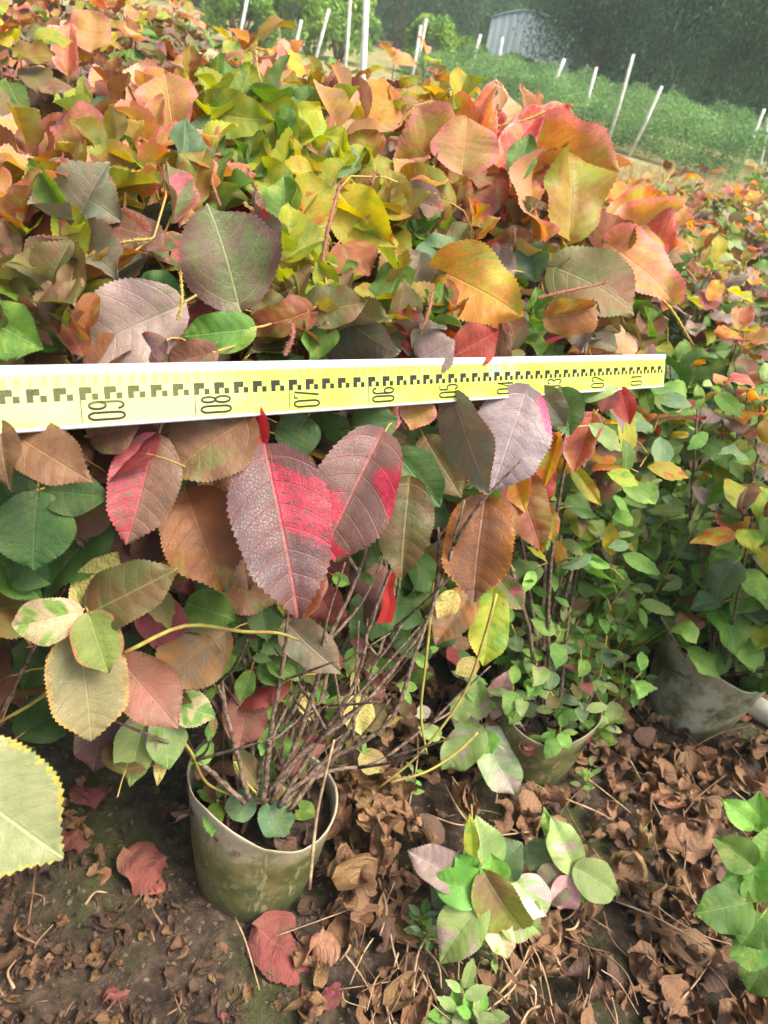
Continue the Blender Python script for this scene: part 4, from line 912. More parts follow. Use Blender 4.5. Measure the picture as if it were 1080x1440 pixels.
def hero(row, k, plant, z=None):
    bx, by, tx, ty, wp, mat, pk, off, tilt, rolld, fold, curl = row
    rg = random.Random(k * 13 + 5)
    z0 = (S(bx, by) * 1.03 + off) if z is None else z + off
    lpx = math.hypot(tx - bx, ty - by); L = lpx / FPX * z0
    z1 = z0 + tilt * L * 1.0
    b = P(bx, by, z0); t_ = P(tx, ty, z1); d = t_ - b; chord = d.length
    Wm = wp / FPX * z0
    tocam = (CC - (b + t_) * .5).normalized(); Y = d.normalized()
    nr = tocam - Y * tocam.dot(Y); nr = Matrix.Rotation(R(rolld + (rg.uniform(-50, 50) if by < 500 and z is None and k % 2 and mat not in ('grey', 'olivebronze', 'green') else 0)), 3, Y) @ nr; wp = wp * (1.2 if by < 500 and z is None and k % 2 else 1); Wm = wp / FPX * z0; fold = fold + (.25 if by < 500 and z is None and k % 3 == 1 else (.0 if by < 500 else .10))
    curl = curl * .9; crown = by < 500 and z is None
    # compensate: the bent blade's chord must reach the tip
    V, F, uv, uv2, mi = leaf_geo(1, Wm / chord * 1.06, 26 if lpx > 60 else 14, 11 if lpx > 60 else 7, fold, curl, rg.uniform(.055, .12) if crown else rg.uniform(.028, .06), rg.uniform(0, .25) if crown else rg.uniform(0, .12), .016, k, rg.uniform(-.9, .9) if crown else rg.uniform(-.25, .25), acu=rg.uniform(.62, .8), tip=.45 if crown else .5, tamp=.8, roll=(rg.uniform(.3, .9) if crown and k % 3 == 0 else 0))
    e = V[(52 if lpx > 60 else 28) * (11 if lpx > 60 else 7) + (5 if lpx > 60 else 3)]
    ang = math.atan2(e[2], e[1]); sc = 1 / math.hypot(e[1], e[2])
    ca, sa = math.cos(-ang), math.sin(-ang)
    V = V * sc; V = np.stack([V[:, 0], V[:, 1] * ca - V[:, 2] * sa, V[:, 1] * sa + V[:, 2] * ca], -1)
    # petiole reaches back towards the plant
    mb = MB(); l = min(.5, .05 / chord)
    mb.tube([(0, .02, -.004), (0, -.10 - .2 * l, -.05 - .2 * l), (.0, -.12 - .5 * l, -.12 - l), (0, -.1 - .6 * l, -.2 - 1.6 * l)], [.0013 / chord, .0012 / chord, .0013 / chord, .0017 / chord], 5, False)
    bb = len(V); V = np.concatenate([V, np.array([tuple(q) for q in mb.V])]); F = [tuple(f) for f in F] + [tuple(bb + q for q in f) for f in mb.F]
    uv = np.concatenate([uv, np.full((len(mb.V), 2), .5)]); uv2 = np.concatenate([uv2, np.zeros((len(mb.V), 2))]); mi = np.concatenate([mi, np.ones(len(mb.F), dtype=int)])
    me = new_mesh('leaf_' + mat, V, F, [M[mat], M['petiole']], uv, uv2, mi)
    o = bpy.data.objects.new('leaf', me); link(o, plant.root); o.matrix_local = Matrix.Translation(-plant.g) @ frame(b, Y, nr, chord)
    if mat in DESC: o['label'] = DESC[mat]
    plant.nl += 1
    return o
for k, row in enumerate(H_): hero(row, k, PL[row[6]])

# ---- filler shoots on the crowns of the two front shrubs, behind the hero leaves
def top_line(x):
    pts = [(-40, 200), (50, 200), (150, 125), (220, 95), (300, 110), (380, 105), (470, 125), (560, 135), (640, 145), (700, 150), (780, 185), (860, 250), (920, 285), (955, 340), (1000, 420)]
    for (a, b), (c, d) in zip(pts, pts[1:]):
        if a <= x <= c: return b + (d - b) * (x - a) / (c - a)
    return 500
def surface_shoots(plant, x0, x1, y1, n, L, pal, seed, dz=(1.07, 1.22), nleaf=8):
    rg = random.Random(seed); k = 0; tries = 0
    while k < n and tries < n * 30:
        tries += 1
        x = rg.uniform(x0, x1); y = rg.uniform(90, y1)
        if y < top_line(x) + 30: continue
        p = P(x, y, S(x, y) * rg.uniform(*dz))
        if p.z > 1.08: continue
        k += 1
        out = (p - (plant.g + Vector((0, 0, .4)))).normalized()
        ax = out * .6 + Vector((0, -.25, .8))
        plant.rosette(p, ax, nleaf, L * rg.uniform(.8, 1.15), pal, rg, 'near', keep_main)
        b = plant.g + Vector((rg.uniform(-.045, .045), rg.uniform(-.045, .045), .12))
        m1 = b.lerp(p, .35) + Vector((0, 0, -.02 + .06 * rg.random())) ; m1.x = plant.g.x + (p.x - plant.g.x) * .3; m1.y = plant.g.y + (p.y - plant.g.y) * .3 + .03
        path = smooth_path([b, m1, p - ax.normalized() * .05, p], 9)
        if all(keep_main(q, .01) for q in path[4:]) and k % 3 == 0: plant.stem(path, .0042, .0020)
surface_shoots(A0, -40, 690, 700, 46, .115, PAL_MAIN, 31)
surface_shoots(A1, 600, 930, 640, 26, .11, PAL_A1, 33)
shrub(A0, .93, .36, 14, .11, PAL_MAIN, 41, 'near', keep_main)
shrub(A1, .90, .30, 6, .10, PAL_A1, 42, 'near', keep_main, stemr=.004)
shrub(AL, .80, .34, 18, .11, PAL_MAIN, 43, 'near', keep_main)
shrub(LB, 1.00, .36, 30, .095, PAL_LEFT, 44, 'near', keep_main)
def keep_a2(p, L):
    px, py, z = proj(p); return not (px < 960 and z < S(px, py) * 1.08)
shrub(A2, .76, .30, 38, .080, PAL_RIGHT, 45, 'near', keep_a2, 8, stemr=.0035)
for pl in (A0, A1, AL, LB, A2): pl.flush(300)

# ---- the rows behind
def in_field(p):
    if p.x < .65: lim = 3.75 - (p.x + .6) * 1.0
    else: lim = 2.5
    return p.y < lim + .05
cnt = 0
posl = []
for m in range(0, 7):
    for k in range(-6, 9):
        if m == 0 and k in (-1, 0, 1, 2): continue
        g = A0g + rown * (.80 * m if m < 2 else .8 + .66 * (m - 1)) + rowd * (rstep * (k + (.35 if m % 2 else 0)))
        if m == 1 and k == -2: continue
        g.z = 0; rj = random.Random(m * 50 + k); g += Vector((rj.uniform(-.04, .04), rj.uniform(-.04, .04), 0))
        if not in_field(g) or g.y < .3: continue
        px, py, z = proj(g + Vector((0, 0, .7))); pr = .35 / max(z, .1) * FPX
        if px < -pr or px > 1080 + pr or z < .5: continue
        right = False
        if px > 800: continue
        posl.append((g, right, z, px, py, m))
for k, (x_, y_) in enumerate([(985, 305), (1062, 300), (925, 310), (1030, 372), (1085, 350), (955, 372), (1095, 440), (1010, 262), (1085, 275), (890, 292), (950, 262)]):
    g = G(x_, y_, .70); g.z = 0
    posl.append((g, True, proj(g + Vector((0, 0, .7)))[2], x_, y_, 50))
posl.sort(key=lambda q: (q[5], q[3]))
ORD = ['first', 'second', 'third', 'fourth', 'fifth', 'sixth', 'seventh', 'eighth', 'ninth', 'tenth', 'eleventh', 'twelfth']
rowc = {}
words = ['orange', 'coppery', 'yellow flecked', 'salmon pink']
for i, (g, right, z, px, py, m) in enumerate(posl):
    ri = rowc.get(m, 0); rowc[m] = ri + 1
    if right: lab = 'low green and orange shrub, %s from left in the crowd beyond the staff' % ORD[ri]; gr = 'low mixed shrubs in the rows behind on the right'
    else: lab = 'coppery orange shrub, %s from the left in the %s row behind the big one' % (ORD[ri], ORD[max(0, m - 1)] if m else 'nearest'); gr = 'coppery shrubs in the rows behind on the left'
    pl = Plant('potted_shrub', g, lab, 'shrub', gr)
    pot(pl, .106, .18, 20 + i)
    far = z > 2.6
    if right: shrub(pl, .74 + .04 * math.sin(i * 3), .28, 24, .088, PAL_RIGHT, 100 + i, 'mid', keep_a2, 8, stemr=.004)
    else: shrub(pl, .97 + .03 * math.sin(i * 5), .33, 36, .108, PAL_LEFT, 100 + i, 'mid', keep_a2, 7)
    pl.flush(120 if z > 2.2 else 170)
print('rows behind', len(posl))

# ---- woody stems and green branches of the front shrub
def pz(l): return [P(*q) for q in l]
ST = [
 [(392, 1135, 1.04), (430, 1060, 1.02), (500, 960, .99), (520, 880, .96), (560, 760, .93)],
 [(405, 1140, 1.05), (470, 1075, 1.05), (545, 1010, 1.03), (590, 900, 1.0), (625, 800, .98), (660, 700, .96)],
 [(380, 1130, 1.03), (425, 1000, .98), (470, 900, .95), (500, 800, .92), (515, 740, .9)],
 [(370, 1130, 1.03), (385, 1030, .98), (400, 930, .93), (405, 850, .9)],
 [(350, 1125, 1.02), (335, 1040, .97), (310, 960, .92), (280, 900, .86)],
 [(345, 1130, 1.02), (290, 1085, .98), (255, 1060, .94), (236, 1010, .9)],
 [(400, 1130, 1.05), (450, 1090, 1.08), (530, 1070, 1.12), (600, 1030, 1.16), (640, 1000, 1.2)],
 [(385, 1120, 1.04), (440, 1030, 1.03), (455, 960, 1.02), (470, 860, 1.0), (480, 780, .97)],
 [(375, 1120, 1.03), (420, 1075, 1.0), (500, 1010, 1.0), (560, 940, 1.02), (600, 850, 1.02), (615, 740, 1.0)],
 [(360, 1120, 1.03), (375, 1060, 1.02), (430, 980, 1.03), (440, 900, 1.02), (445, 830, 1.0)],
 [(395, 1125, 1.05), (480, 1040, 1.06), (530, 920, 1.06), (545, 850, 1.05), (530, 750, 1.02)],
 [(350, 1120, 1.04), (355, 1050, 1.03), (350, 980, 1.0), (345, 900, .97), (330, 820, .93)],
]
for k, l in enumerate(ST):
    rg = random.Random(k); pts = pz(l); pts = [pts[0]] + [p + Vector((rg.uniform(-.008, .008), rg.uniform(-.008, .008), 0)) for p in pts[1:]]
    path = smooth_path(pts, 22); path = [p + Vector((rg.uniform(-.0012, .0012), rg.uniform(-.0012, .0012), 0)) for p in path]
    mb = MB(); n_ = len(path); rr = [(.0036 - .0021 * i / n_) * (1 + .18 * rg.random()) for i in range(n_)]; mb.tube(path, rr, 7)
    o = obj('stem', mb.mesh('stem', M['wood']), A0.root)
    for j in range(3):   # side branches
        i = rg.randrange(6, 20); d = Vector((rg.uniform(-1, 1), rg.uniform(-.6, .8), rg.uniform(.2, 1.2))).normalized() * rg.uniform(.05, .16)
        sp = smooth_path([path[i], path[i] + d * .5 + Vector((0, 0, .01)), path[i] + d + Vector((rg.uniform(-.02, .02), 0, .03))], 6)
        tb = tuber(sp, .0026, .0012, 5); q = obj('side_branch', tb.mesh('side_branch', M['wood']), A0.root)
GS = [
 [(698, 835, 1.03), (680, 900, 1.05), (650, 980, 1.08), (590, 1060, 1.1), (530, 1110, 1.12)],
 [(672, 1030, 1.14), (640, 1060, 1.14), (600, 1085, 1.13), (550, 1100, 1.12)],
 [(610, 820, 1.06), (600, 920, 1.08), (592, 1000, 1.12), (600, 1060, 1.14)],
 [(112, 868, .76), (80, 960, .80), (0, 1015, .82), (-60, 1040, .84)],
 [(175, 918, .76), (260, 880, .78), (340, 888, .8), (390, 890, .86), (420, 900, .92)],
 [(255, 1040, .93), (270, 1060, .95), (290, 1100, 1.0), (330, 1120, 1.02)],
 [(330, 1070, .98), (342, 1095, 1.0), (360, 1115, 1.02)],
 [(435, 1250, 1.0), (445, 1150, .98), (460, 1080, .96), (470, 1040, .96)],
]
for k, l in enumerate(GS):
    path = smooth_path(pz(l), 16); obj('branch', tuber(path, .0024, .0017, 6).mesh('branch', M['greenstem'] if k != 7 else M['twigpale']), A0.root if k != 3 else AL.root)

# ---- flower spikes
SP = [((212, 336), (170, 342), (108, 366), 5.0, 'spike_y', '0'), ((452, 378), (462, 320), (482, 246), 6.5, 'spike_r', '0'), ((452, 122), (465, 108), (478, 84), 6., 'spike_r', '0'),
 ((372, 130), (362, 95), (360, 58), 3.2, 'spike_y', '0'), ((700, 178), (740, 168), (792, 146), 3.5, 'spike_y', '1'), ((915, 278), (932, 260), (950, 234), 3., 'spike_y', '1'),
 ((890, 408), (935, 425), (976, 486), 4.2, 'spike_y', '1'), ((755, 420), (795, 410), (858, 396), 5., 'spike_r', '1'), ((590, 470), (602, 440), (610, 405), 5., 'spike_r', '1'),
 ((560, 175), (585, 150), (612, 142), 3.4, 'spike_y', '1'), ((250, 450), (256, 420), (254, 380), 4.5, 'spike_y', '0'), ((310, 290), (300, 262), (296, 235), 4., 'spike_r', '0'),
 ((400, 500), (412, 470), (408, 450), 6., 'spike_r', '0'), ((362, 268), (352, 250), (348, 236), 5., 'spike_r', '0'), ((520, 262), (524, 255), (530, 240), 4., 'spike_r', '0')]
for k, (a, b, c, wpx, mt, pk) in enumerate(SP):
    z = S(*a) * 1.0 - .01 if k != 2 else S(*a) + .03
    spike(PL[pk], [P(*a, z), P(*b, z - .004), P(*c, z + .004)], wpx / FPX * z * .36, mt, seed=k)

# ---- red plastic ties
t = NT('red_plastic'); M['redtie'] = t.done(t.prin((.24, .010, .008), .55, .3))
def ribbon(name, pts, w_px, z, label):
    path = smooth_path([P(x, y, z + .003 * i) for i, (x, y) in enumerate(pts)], 8); wv = CX * (w_px / FPX * z * .5); V = []; F = []; n = len(path)
    for i, p in enumerate(path):
        q = wv * (.75 + .35 * i / n); V += [p - q, p + FW * .003, p + q + FW * .002]
    for i in range(n - 1):
        for j in (0, 1): F.append((3 * i + j, 3 * i + j + 1, 3 * i + j + 4, 3 * i + j + 3))
    o = obj(name, new_mesh(name, V, F, M['redtie'], smooth=False)); sm = o.modifiers.new('thickness', 'SOLIDIFY'); sm.thickness = .0005
    tag(o, label, 'plastic tie'); return o
ribbon('plastic_tie', [(551, 806), (545, 830), (548, 850), (540, 876)], 20, .985, 'red plastic strip hanging between the woody stems below the staff')
ribbon('plastic_tie', [(188, 396), (200, 402), (214, 394)], 20, .86, 'scrap of red plastic caught in the crown above the staff, upper left')

# ================================================================== MEASURING STAFF
def staff():
    a0 = P(936, 498, 1.185); a9 = P(108, 512.5, .605)
    ax = (a9 - a0).normalized(); unit = (a9 - a0).length / .90
    dn = P(926, 543, 1.185) - a0; dn = dn - ax * dn.dot(ax); W = .0505; dn.normalize()
    nrm = dn.cross(ax).normalized()
    if nrm.dot(CC - a0) < 0: nrm = -nrm
    a0 = a0 + ax * .0
    Lm = 1.22 * unit
    root = empty('measuring_staff', a0); tag(root, 'yellow levelling staff with decimetre numbers 01 to 09 laid across the big shrub', 'measuring staff')
    def at(s, d, h=0.): return a0 + ax * (s * unit) + dn * d + nrm * h
    t = NT('painted_aluminium'); n = t.noise(t.objco(), 40., 4); al = t.done(t.prin(t.mix(t.ramp(n, .5, .75), (.56, .57, .57), (.42, .42, .40)), .38, .5))
    # hollow rectangular tube, 24 mm deep, rounded front corners
    prof = [(0, -.024), (0, -.002), (.0006, -.0006), (.002, 0), (.0074, 0), (.0078, -.0009), (W - .0030, -.0009), (W - .0026, 0), (W - .001, 0), (W, -.001), (W, -.024)]
    inner = [(.002, -.022), (.002, -.003), (W - .002, -.003), (W - .002, -.022)]
    V = []; F = []; m = len(prof)
    segs = 30
    for i in range(segs + 1):
        s = -.0015 + 1.22 * i / segs
        for d, h in prof: V.append(at(s, d, h))
    for i in range(segs):
        for j in range(m):
            j2 = (j + 1) % m; F.append((i * m + j, i * m + j2, (i + 1) * m + j2, (i + 1) * m + j))
    me = new_mesh('body', V, F, al, smooth=False); obj('body', me, root)
    # recessed end plug
    mb = MB(); mb.box(at(.0, .002, -.022), dn * (W - .004), nrm * .019, ax * .002); obj('end_cap', mb.mesh('end_cap', simple('dark_plastic', (.05, .05, .05), (.10, .09, .07), 30), False), root)
    # coordinates along/across as UV for the worn patches and painted sky glare
    tw = NT('staff_face'); uv = tw.n('ShaderNodeUVMap', uv_map='UVMap').outputs[0]; u, v, _ = tw.sep(uv)
    def wear_glare(tw, u, v):
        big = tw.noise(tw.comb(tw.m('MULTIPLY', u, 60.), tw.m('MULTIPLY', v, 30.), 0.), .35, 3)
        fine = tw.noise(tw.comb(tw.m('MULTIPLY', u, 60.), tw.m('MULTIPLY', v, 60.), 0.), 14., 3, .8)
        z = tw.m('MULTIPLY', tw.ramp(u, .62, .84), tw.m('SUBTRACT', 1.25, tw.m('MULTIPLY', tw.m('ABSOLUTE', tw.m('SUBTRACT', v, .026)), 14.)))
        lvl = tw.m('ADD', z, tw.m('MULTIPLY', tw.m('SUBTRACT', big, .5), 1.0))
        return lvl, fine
    lvl, fine = wear_glare(tw, u, v)
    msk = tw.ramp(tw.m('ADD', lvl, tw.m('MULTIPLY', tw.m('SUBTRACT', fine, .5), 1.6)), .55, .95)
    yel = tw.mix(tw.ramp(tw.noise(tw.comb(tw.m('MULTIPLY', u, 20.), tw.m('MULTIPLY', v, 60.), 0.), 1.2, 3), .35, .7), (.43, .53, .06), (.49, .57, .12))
    c = tw.mix(tw.m('MULTIPLY', msk, .45), yel, (.46, .53, .36))  # whitish left end: sky glare put into the colour, with worn speckle
    teal = tw.m('MULTIPLY', tw.ramp(tw.m('ABSOLUTE', tw.m('SUBTRACT', u, .385)), .035, .015), tw.ramp(tw.noise(tw.comb(tw.m('MULTIPLY', u, 60.), tw.m('MULTIPLY', v, 60.), 3.), .8, 4, .7), .38, .6))
    teal = tw.m('MULTIPLY', teal, tw.ramp(v, .034, .018)); c = tw.mix(tw.m('MULTIPLY', teal, .6), c, (.10, .42, .45))
    scr = tw.ramp(tw.noise(tw.comb(tw.m('MULTIPLY', u, 7.), tw.m('MULTIPLY', v, 300.), 9.), 3., 4, .7), .66, .72); c = tw.mix(tw.m('MULTIPLY', scr, .35), c, (.62, .62, .52))
    dirt = tw.ramp(tw.noise(tw.comb(tw.m('MULTIPLY', u, 60.), tw.m('MULTIPLY', v, 60.), 7.), 9., 4, .8), .70, .78); c = tw.mix(tw.m('MULTIPLY', dirt, .4), c, (.25, .25, .12))
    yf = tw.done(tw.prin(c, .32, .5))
    ti = NT('staff_print'); uv = ti.n('ShaderNodeUVMap', uv_map='UVMap').outputs[0]; u, v, _ = ti.sep(uv); lvl, fine = wear_glare(ti, u, v)
    mk = ti.ramp(ti.m('ADD', lvl, ti.m('MULTIPLY', ti.m('SUBTRACT', fine, .5), 3.2)), .75, 1.25)
    bad = ti.ramp(fine, .68, .72)
    mk = ti.m('MULTIPLY', mk, ti.ramp(v, .036, .030)); mk = ti.m('MAXIMUM', ti.m('MULTIPLY', mk, .15), ti.m('MULTIPLY', bad, .5))
    ink = ti.done(ti.prin(ti.mix(mk, (.014, .014, .012), (.55, .58, .12)), .45, .4))
    tf = NT('staff_print_fine'); fine_ink = tf.done(tf.prin((.17, .17, .04), .5, .4))
    def flat(name, polys, h, mat, stuff=False):
        V = []; F = []; U = []
        for pl in polys:
            b = len(V)
            for s, d in pl: V.append(at(s, d, h)); U.append((s, d))
            F.append(tuple(range(b, b + len(pl))))
        o = obj(name, new_mesh(name, V, F, mat, uv=U, smooth=False), root)
        if stuff: o['kind'] = 'stuff'
        return o
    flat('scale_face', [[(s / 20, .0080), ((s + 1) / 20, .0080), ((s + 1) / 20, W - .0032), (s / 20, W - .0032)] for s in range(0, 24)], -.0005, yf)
    y0, y1, y2 = .0178, .0230, .0282      # rows of the block pattern
    for k in range(60):
        s = k * .02
        if s > 1.16: break
        # pattern runs from the mark towards zero
        q = s
        polys = []
        if q - .01 >= -.0001: polys.append([(q, y0), (q - .01, y0), (q - .01, y1), (q, y1)]); polys.append([(q, y1), (q - .005, y1), (q - .005, y2), (q, y2)]); polys.append([(q - .01, y1), (q - .015, y1), (q - .015, y2), (q - .01, y2)] if q > .015 else [(q - .01, y1), (q - .0101, y1), (q - .0101, y2), (q - .01, y2)])
        if polys: flat('scale_block', polys, -.00035, ink)
    for k in range(1, 12): flat('decimetre_line', [[(k * .1, y2 - .0003), (k * .1 - .0008, y2 - .0003), (k * .1 - .0008, W - .0045), (k * .1, W - .0045)]], -.00033, ink)
    # digits as stroked outlines in a 1 x 2 box
    def arc(cx, cy, rx, ry, a0_, a1_, n=10): return [(cx + rx * math.cos(R(a0_ + (a1_ - a0_) * i / n)), cy + ry * math.sin(R(a0_ + (a1_ - a0_) * i / n))) for i in range(n + 1)]
    D = {'0': [arc(.5, 1.6, .5, .4, 0, 180) + arc(.5, .4, .5, .4, 180, 360) + [(1, 1.6)]],
     '1': [[(.2, 1.6), (.6, 2), (.6, 0)]],
     '2': [arc(.5, 1.6, .5, .4, 170, 0) + [(1, 1.3), (0, 0), (1, 0)]],
     '3': [arc(.5, 1.55, .5, .45, 160, -90) + arc(.5, .55, .5, .55, 90, -160)],
     '4': [[(.72, 0), (.72, 2), (0, .6), (1, .6)]],
     '5': [[(.95, 2), (.05, 2), (.0, 1.15)] + arc(.5, .6, .5, .6, 120, -150)],
     '6': [arc(.5, 1.6, .5, .4, 10, 180) + [(0, .4)] + arc(.5, .45, .5, .45, 180, 540, 16)],
     '7': [[(0, 1.75), (0, 2), (1, 2), (.45, 0)]],
     '8': [arc(.5, 1.5, .42, .48, -90, 270, 16), arc(.5, .52, .5, .52, 90, 450, 16)],
     '9': [arc(.5, 1.5, .5, .48, 0, 360, 16) + [(1, .4)] + arc(.5, .4, .5, .4, 0, -170)]}
    def glyph(ch, s0, d0, gw, gh, th):
        """rotated digit: its top points to growing s, it starts at s0 - gh (foot) and spans d0..d0-gw"""
        polys = []
        for line in D[ch]:
            pts = [(x * gw, y / 2 * gh) for x, y in line]
            L_, R_ = [], []
            for i, p in enumerate(pts):
                a = pts[max(i - 1, 0)]; b = pts[min(i + 1, len(pts) - 1)]; tx, ty = b[0] - a[0], b[1] - a[1]; l = math.hypot(tx, ty) or 1; nx, ny = -ty / l * th / 2, tx / l * th / 2
                L_.append((p[0] + nx, p[1] + ny)); R_.append((p[0] - nx, p[1] - ny))
            for i in range(len(pts) - 1):
                quad = [L_[i], L_[i + 1], R_[i + 1], R_[i]]
                polys.append([(s0 + y, d0 - x) for x, y in quad])
        return polys
    for k in range(1, 12):
        s_top = k * .1 - .006; gh = .030; gw = .0056
        st_ = '%02d' % k
        polys = glyph(st_[0], s_top - gh, W - .0062, gw, gh, .0021)
        flat('digit', polys, -.00031, ink)
        flat('digit', glyph(st_[1], s_top - gh + .0005, W - .0062 - gw - .0030, gw, gh * .97, .0021), -.00031, ink)
    polys = []
    for k in range(1, 117):
        st_ = '%03d' % k
        for j, ch in enumerate(st_): polys += glyph(ch, k * .01 - .0058, .0168 - j * .0026, .0017, .0036, .00045)
    flat('centimetre_numbers', polys, -.00034, fine_ink, True)
staff()

# ================================================================== SPRIGS AND WEEDS NEAR THE GROUND
def sprig(name, label, gpx, rows, zbase, stems, group=None, mat='greenstem'):
    g = G(*gpx); g.z = 0
    pl = Plant(name, g, label, 'small plant', group)
    for k, r in enumerate(rows): hero(r, 500 + k + int(gpx[0]), pl, zbase)
    for l in stems:
        path = smooth_path([P(*q) if len(q) == 3 else Vector((G(*q).x, G(*q).y, -.01)) for q in l], 10)
        pl.stem(path, .0024, .0018, mat)
    return pl
gz = lambda px, py: proj(G(px, py))[2]
z1 = gz(700, 1300) - .10
M['olivegold'] = leaf_mat('leaf_olivegold', A=(.24, .27, .05), A2=(.24, .16, .06), vein=(.36, .36, .12), vamt=.4, tr=.25, margin=(.34, .36, .05), mamt=.06)
sprig('seedling', 'leafy sprig with olive and cream leaves in the litter right of the nearest pot', (705, 1330), [
 (652, 1240, 572, 1198, 52, 'grey', '', 0, 0, 10, .2, .4), (684, 1232, 668, 1146, 56, 'palegreen', '', .02, 0, 20, .3, .3), (690, 1228, 735, 1185, 60, 'bluegreen', '', .02, 0, -10, .25, .3), (664, 1200, 660, 1144, 20, 'yellowgreen', '', -.01, 0, 0, .4, .2),
 (684, 1232, 742, 1306, 62, 'olivegold', '', -.02, .25, 28, .45, .9), (676, 1250, 604, 1240, 54, 'lime', '', -.01, 0, -10, .3, .6), (676, 1272, 616, 1352, 62, 'palegreen', '', -.02, 0, 8, .2, .5), (690, 1280, 716, 1348, 40, 'creamgreen', '', -.01, 0, 0, .25, .4),
 (725, 1240, 768, 1285, 56, 'palecream', '', .01, 0, 0, .3, .4), (655, 1235, 606, 1270, 60, 'bluegreen', '', .03, 0, 0, .3, .4), (690, 1260, 665, 1335, 50, 'weedgreen', '', .01, 0, 0, .3, .4), (700, 1240, 690, 1200, 40, 'lime', '', -.01, 0, 0, .3, .4), (665, 1225, 640, 1205, 40, 'lime', '', .0, 0, 0, .3, .4), (700, 1265, 760, 1310, 60, 'palegreen', '', .01, 0, 0, .3, .4)],
 z1, [[(680, 1262, z1), (690, 1300, z1 + .05), (705, 1330)]])
z2 = gz(800, 1250) - .08
sprig('seedling', 'smaller sprig of pale curved leaves just right of the olive one', (795, 1262), [
 (806, 1218, 774, 1148, 46, 'palegreen', '', 0, 0, 10, .35, .4), (812, 1222, 868, 1258, 50, 'palegreen', '', -.01, 0, -10, .25, .9), (798, 1228, 752, 1262, 50, 'greygreen', '', .0, 0, 0, .3, .4), (800, 1235, 790, 1280, 40, 'pinkpale', '', -.01, 0, 0, .3, .5), (806, 1230, 822, 1268, 40, 'lime', '', .01, 0, 0, .4, .4), (770, 1190, 735, 1215, 36, 'bluegreen', '', .02, 0, 0, .3, .4), (785, 1195, 762, 1135, 22, 'weedgreen', '', .02, 0, 0, .3, .4)],
 z2, [[(806, 1222, z2), (800, 1245, z2 + .04), (795, 1262)]])
z3 = gz(1020, 900) - .22
sprig('seedling', 'thin sprig with yellow green and tan leaves above the pot with pale rim', (1000, 930), [
 (1010, 852, 966, 848, 32, 'weedgreen', '', 0, 0, 0, .25, .4), (1020, 850, 1070, 846, 32, 'yellowgreen', '', 0, 0, 0, .25, .4), (1022, 876, 1012, 942, 30, 'orangegrey', '', -.01, 0, 0, .25, .4), (1024, 856, 1036, 916, 26, 'varieg', '', 0, 0, 0, .25, .4), (1014, 846, 992, 816, 16, 'orange', '', 0, 0, 0, .4, .4)],
 z3, [[(1016, 852, z3), (950, 856, z3 + .02), (880, 862, z3 + .06), (860, 900, z3 + .2)]])
z4 = gz(1060, 1340) - .13
sprig('seedling', 'bright green leafy plant cut off by the right edge of the view', (1062, 1345), [
 (1060, 1160, 1015, 1122, 34, 'lime', '', .02, 0, 0, .3, .3), (1068, 1165, 1068, 1112, 34, 'lime', '', .02, 0, 0, .3, .3), (1055, 1215, 1002, 1176, 48, 'green', '', 0, 0, 0, .3, .3), (1062, 1235, 1015, 1240, 44, 'weedgreen', '', .01, 0, 0, .3, .4), (1050, 1270, 976, 1286, 62, 'green', '', -.01, 0, 0, .2, .4), (1070, 1290, 1042, 1330, 56, 'green', '', -.01, 0, 0, .25, .4),
 (1072, 1250, 1062, 1200, 44, 'lime', '', .0, 0, 0, .3, .3), (1080, 1220, 1082, 1160, 44, 'weedgreen', '', .0, 0, 0, .3, .3), (1065, 1265, 1060, 1230, 40, 'lime', '', -.01, 0, 0, .3, .3), (1078, 1330, 1026, 1346, 46, 'green', '', 0, 0, 0, .3, .3), (1085, 1280, 1100, 1330, 60, 'green', '', 0, 0, 0, .3, .3), (1055, 1290, 1010, 1312, 40, 'darkgreen', '', .02, 0, 0, .3, .3), (1080, 1345, 1052, 1395, 50, 'green', '', .02, 0, 0, .3, .3), (1070, 1200, 1095, 1230, 50, 'green', '', .02, 0, 0, .3, .3)],
 z4, [[(1065, 1250, z4), (1062, 1300, z4 + .05), (1062, 1345)]])

def weed(px, py, h, n, L, pal, seed, label, group, spread=.35, name='weed'):
    g = G(px, py); g.z = 0; pl = Plant(name, g, label, 'weed', group); rg = random.Random(seed)
    ns = max(1, n // 9); mb = MB(); q = 0
    for s_ in range(ns):
        a = rg.random() * 6.28; top = g + Vector((math.cos(a) * h * spread * rg.random(), math.sin(a) * h * spread * rg.random(), h * rg.uniform(.75, 1.1)))
        path = smooth_path([g + Vector((0, 0, -.01)), g.lerp(top, .5) + Vector((rg.uniform(-.012, .012), rg.uniform(-.012, .012), 0)), top], 8); mb = tuber(path, .0018, .0009, 5); obj('stem', mb.mesh('stem', M['greenstem']), pl.root)
        m = n // ns
        for k in range(m):
            u = .25 + .75 * (k + 1) / m; i = min(7, int(u * 8)); p = path[i].lerp(path[i + 1], u * 8 - i if i < 8 else 0) if i < 8 else top
            az = k // 2 * 1.57 + (k % 2) * math.pi + rg.uniform(-.3, .3); e = rg.uniform(-.1, .6) + (.5 if k > m - 4 else 0)
            d = Vector((math.cos(az), math.sin(az), e)).normalized(); l = L * rg.uniform(.65, 1.15) * (1.1 - .35 * u)
            pl.leaf('weed', pick(rg, pal), frame(p + d * .006, d, Vector((0, -.3, 1)), l), rg=rg)
    pl.flush(300); return pl
WP = [('weedgreen', 5), ('green', 2), ('palegreen', 2), ('lime', 1.5), ('bluegreen', 2)]
gw = 'leafy green weeds growing between the pots'
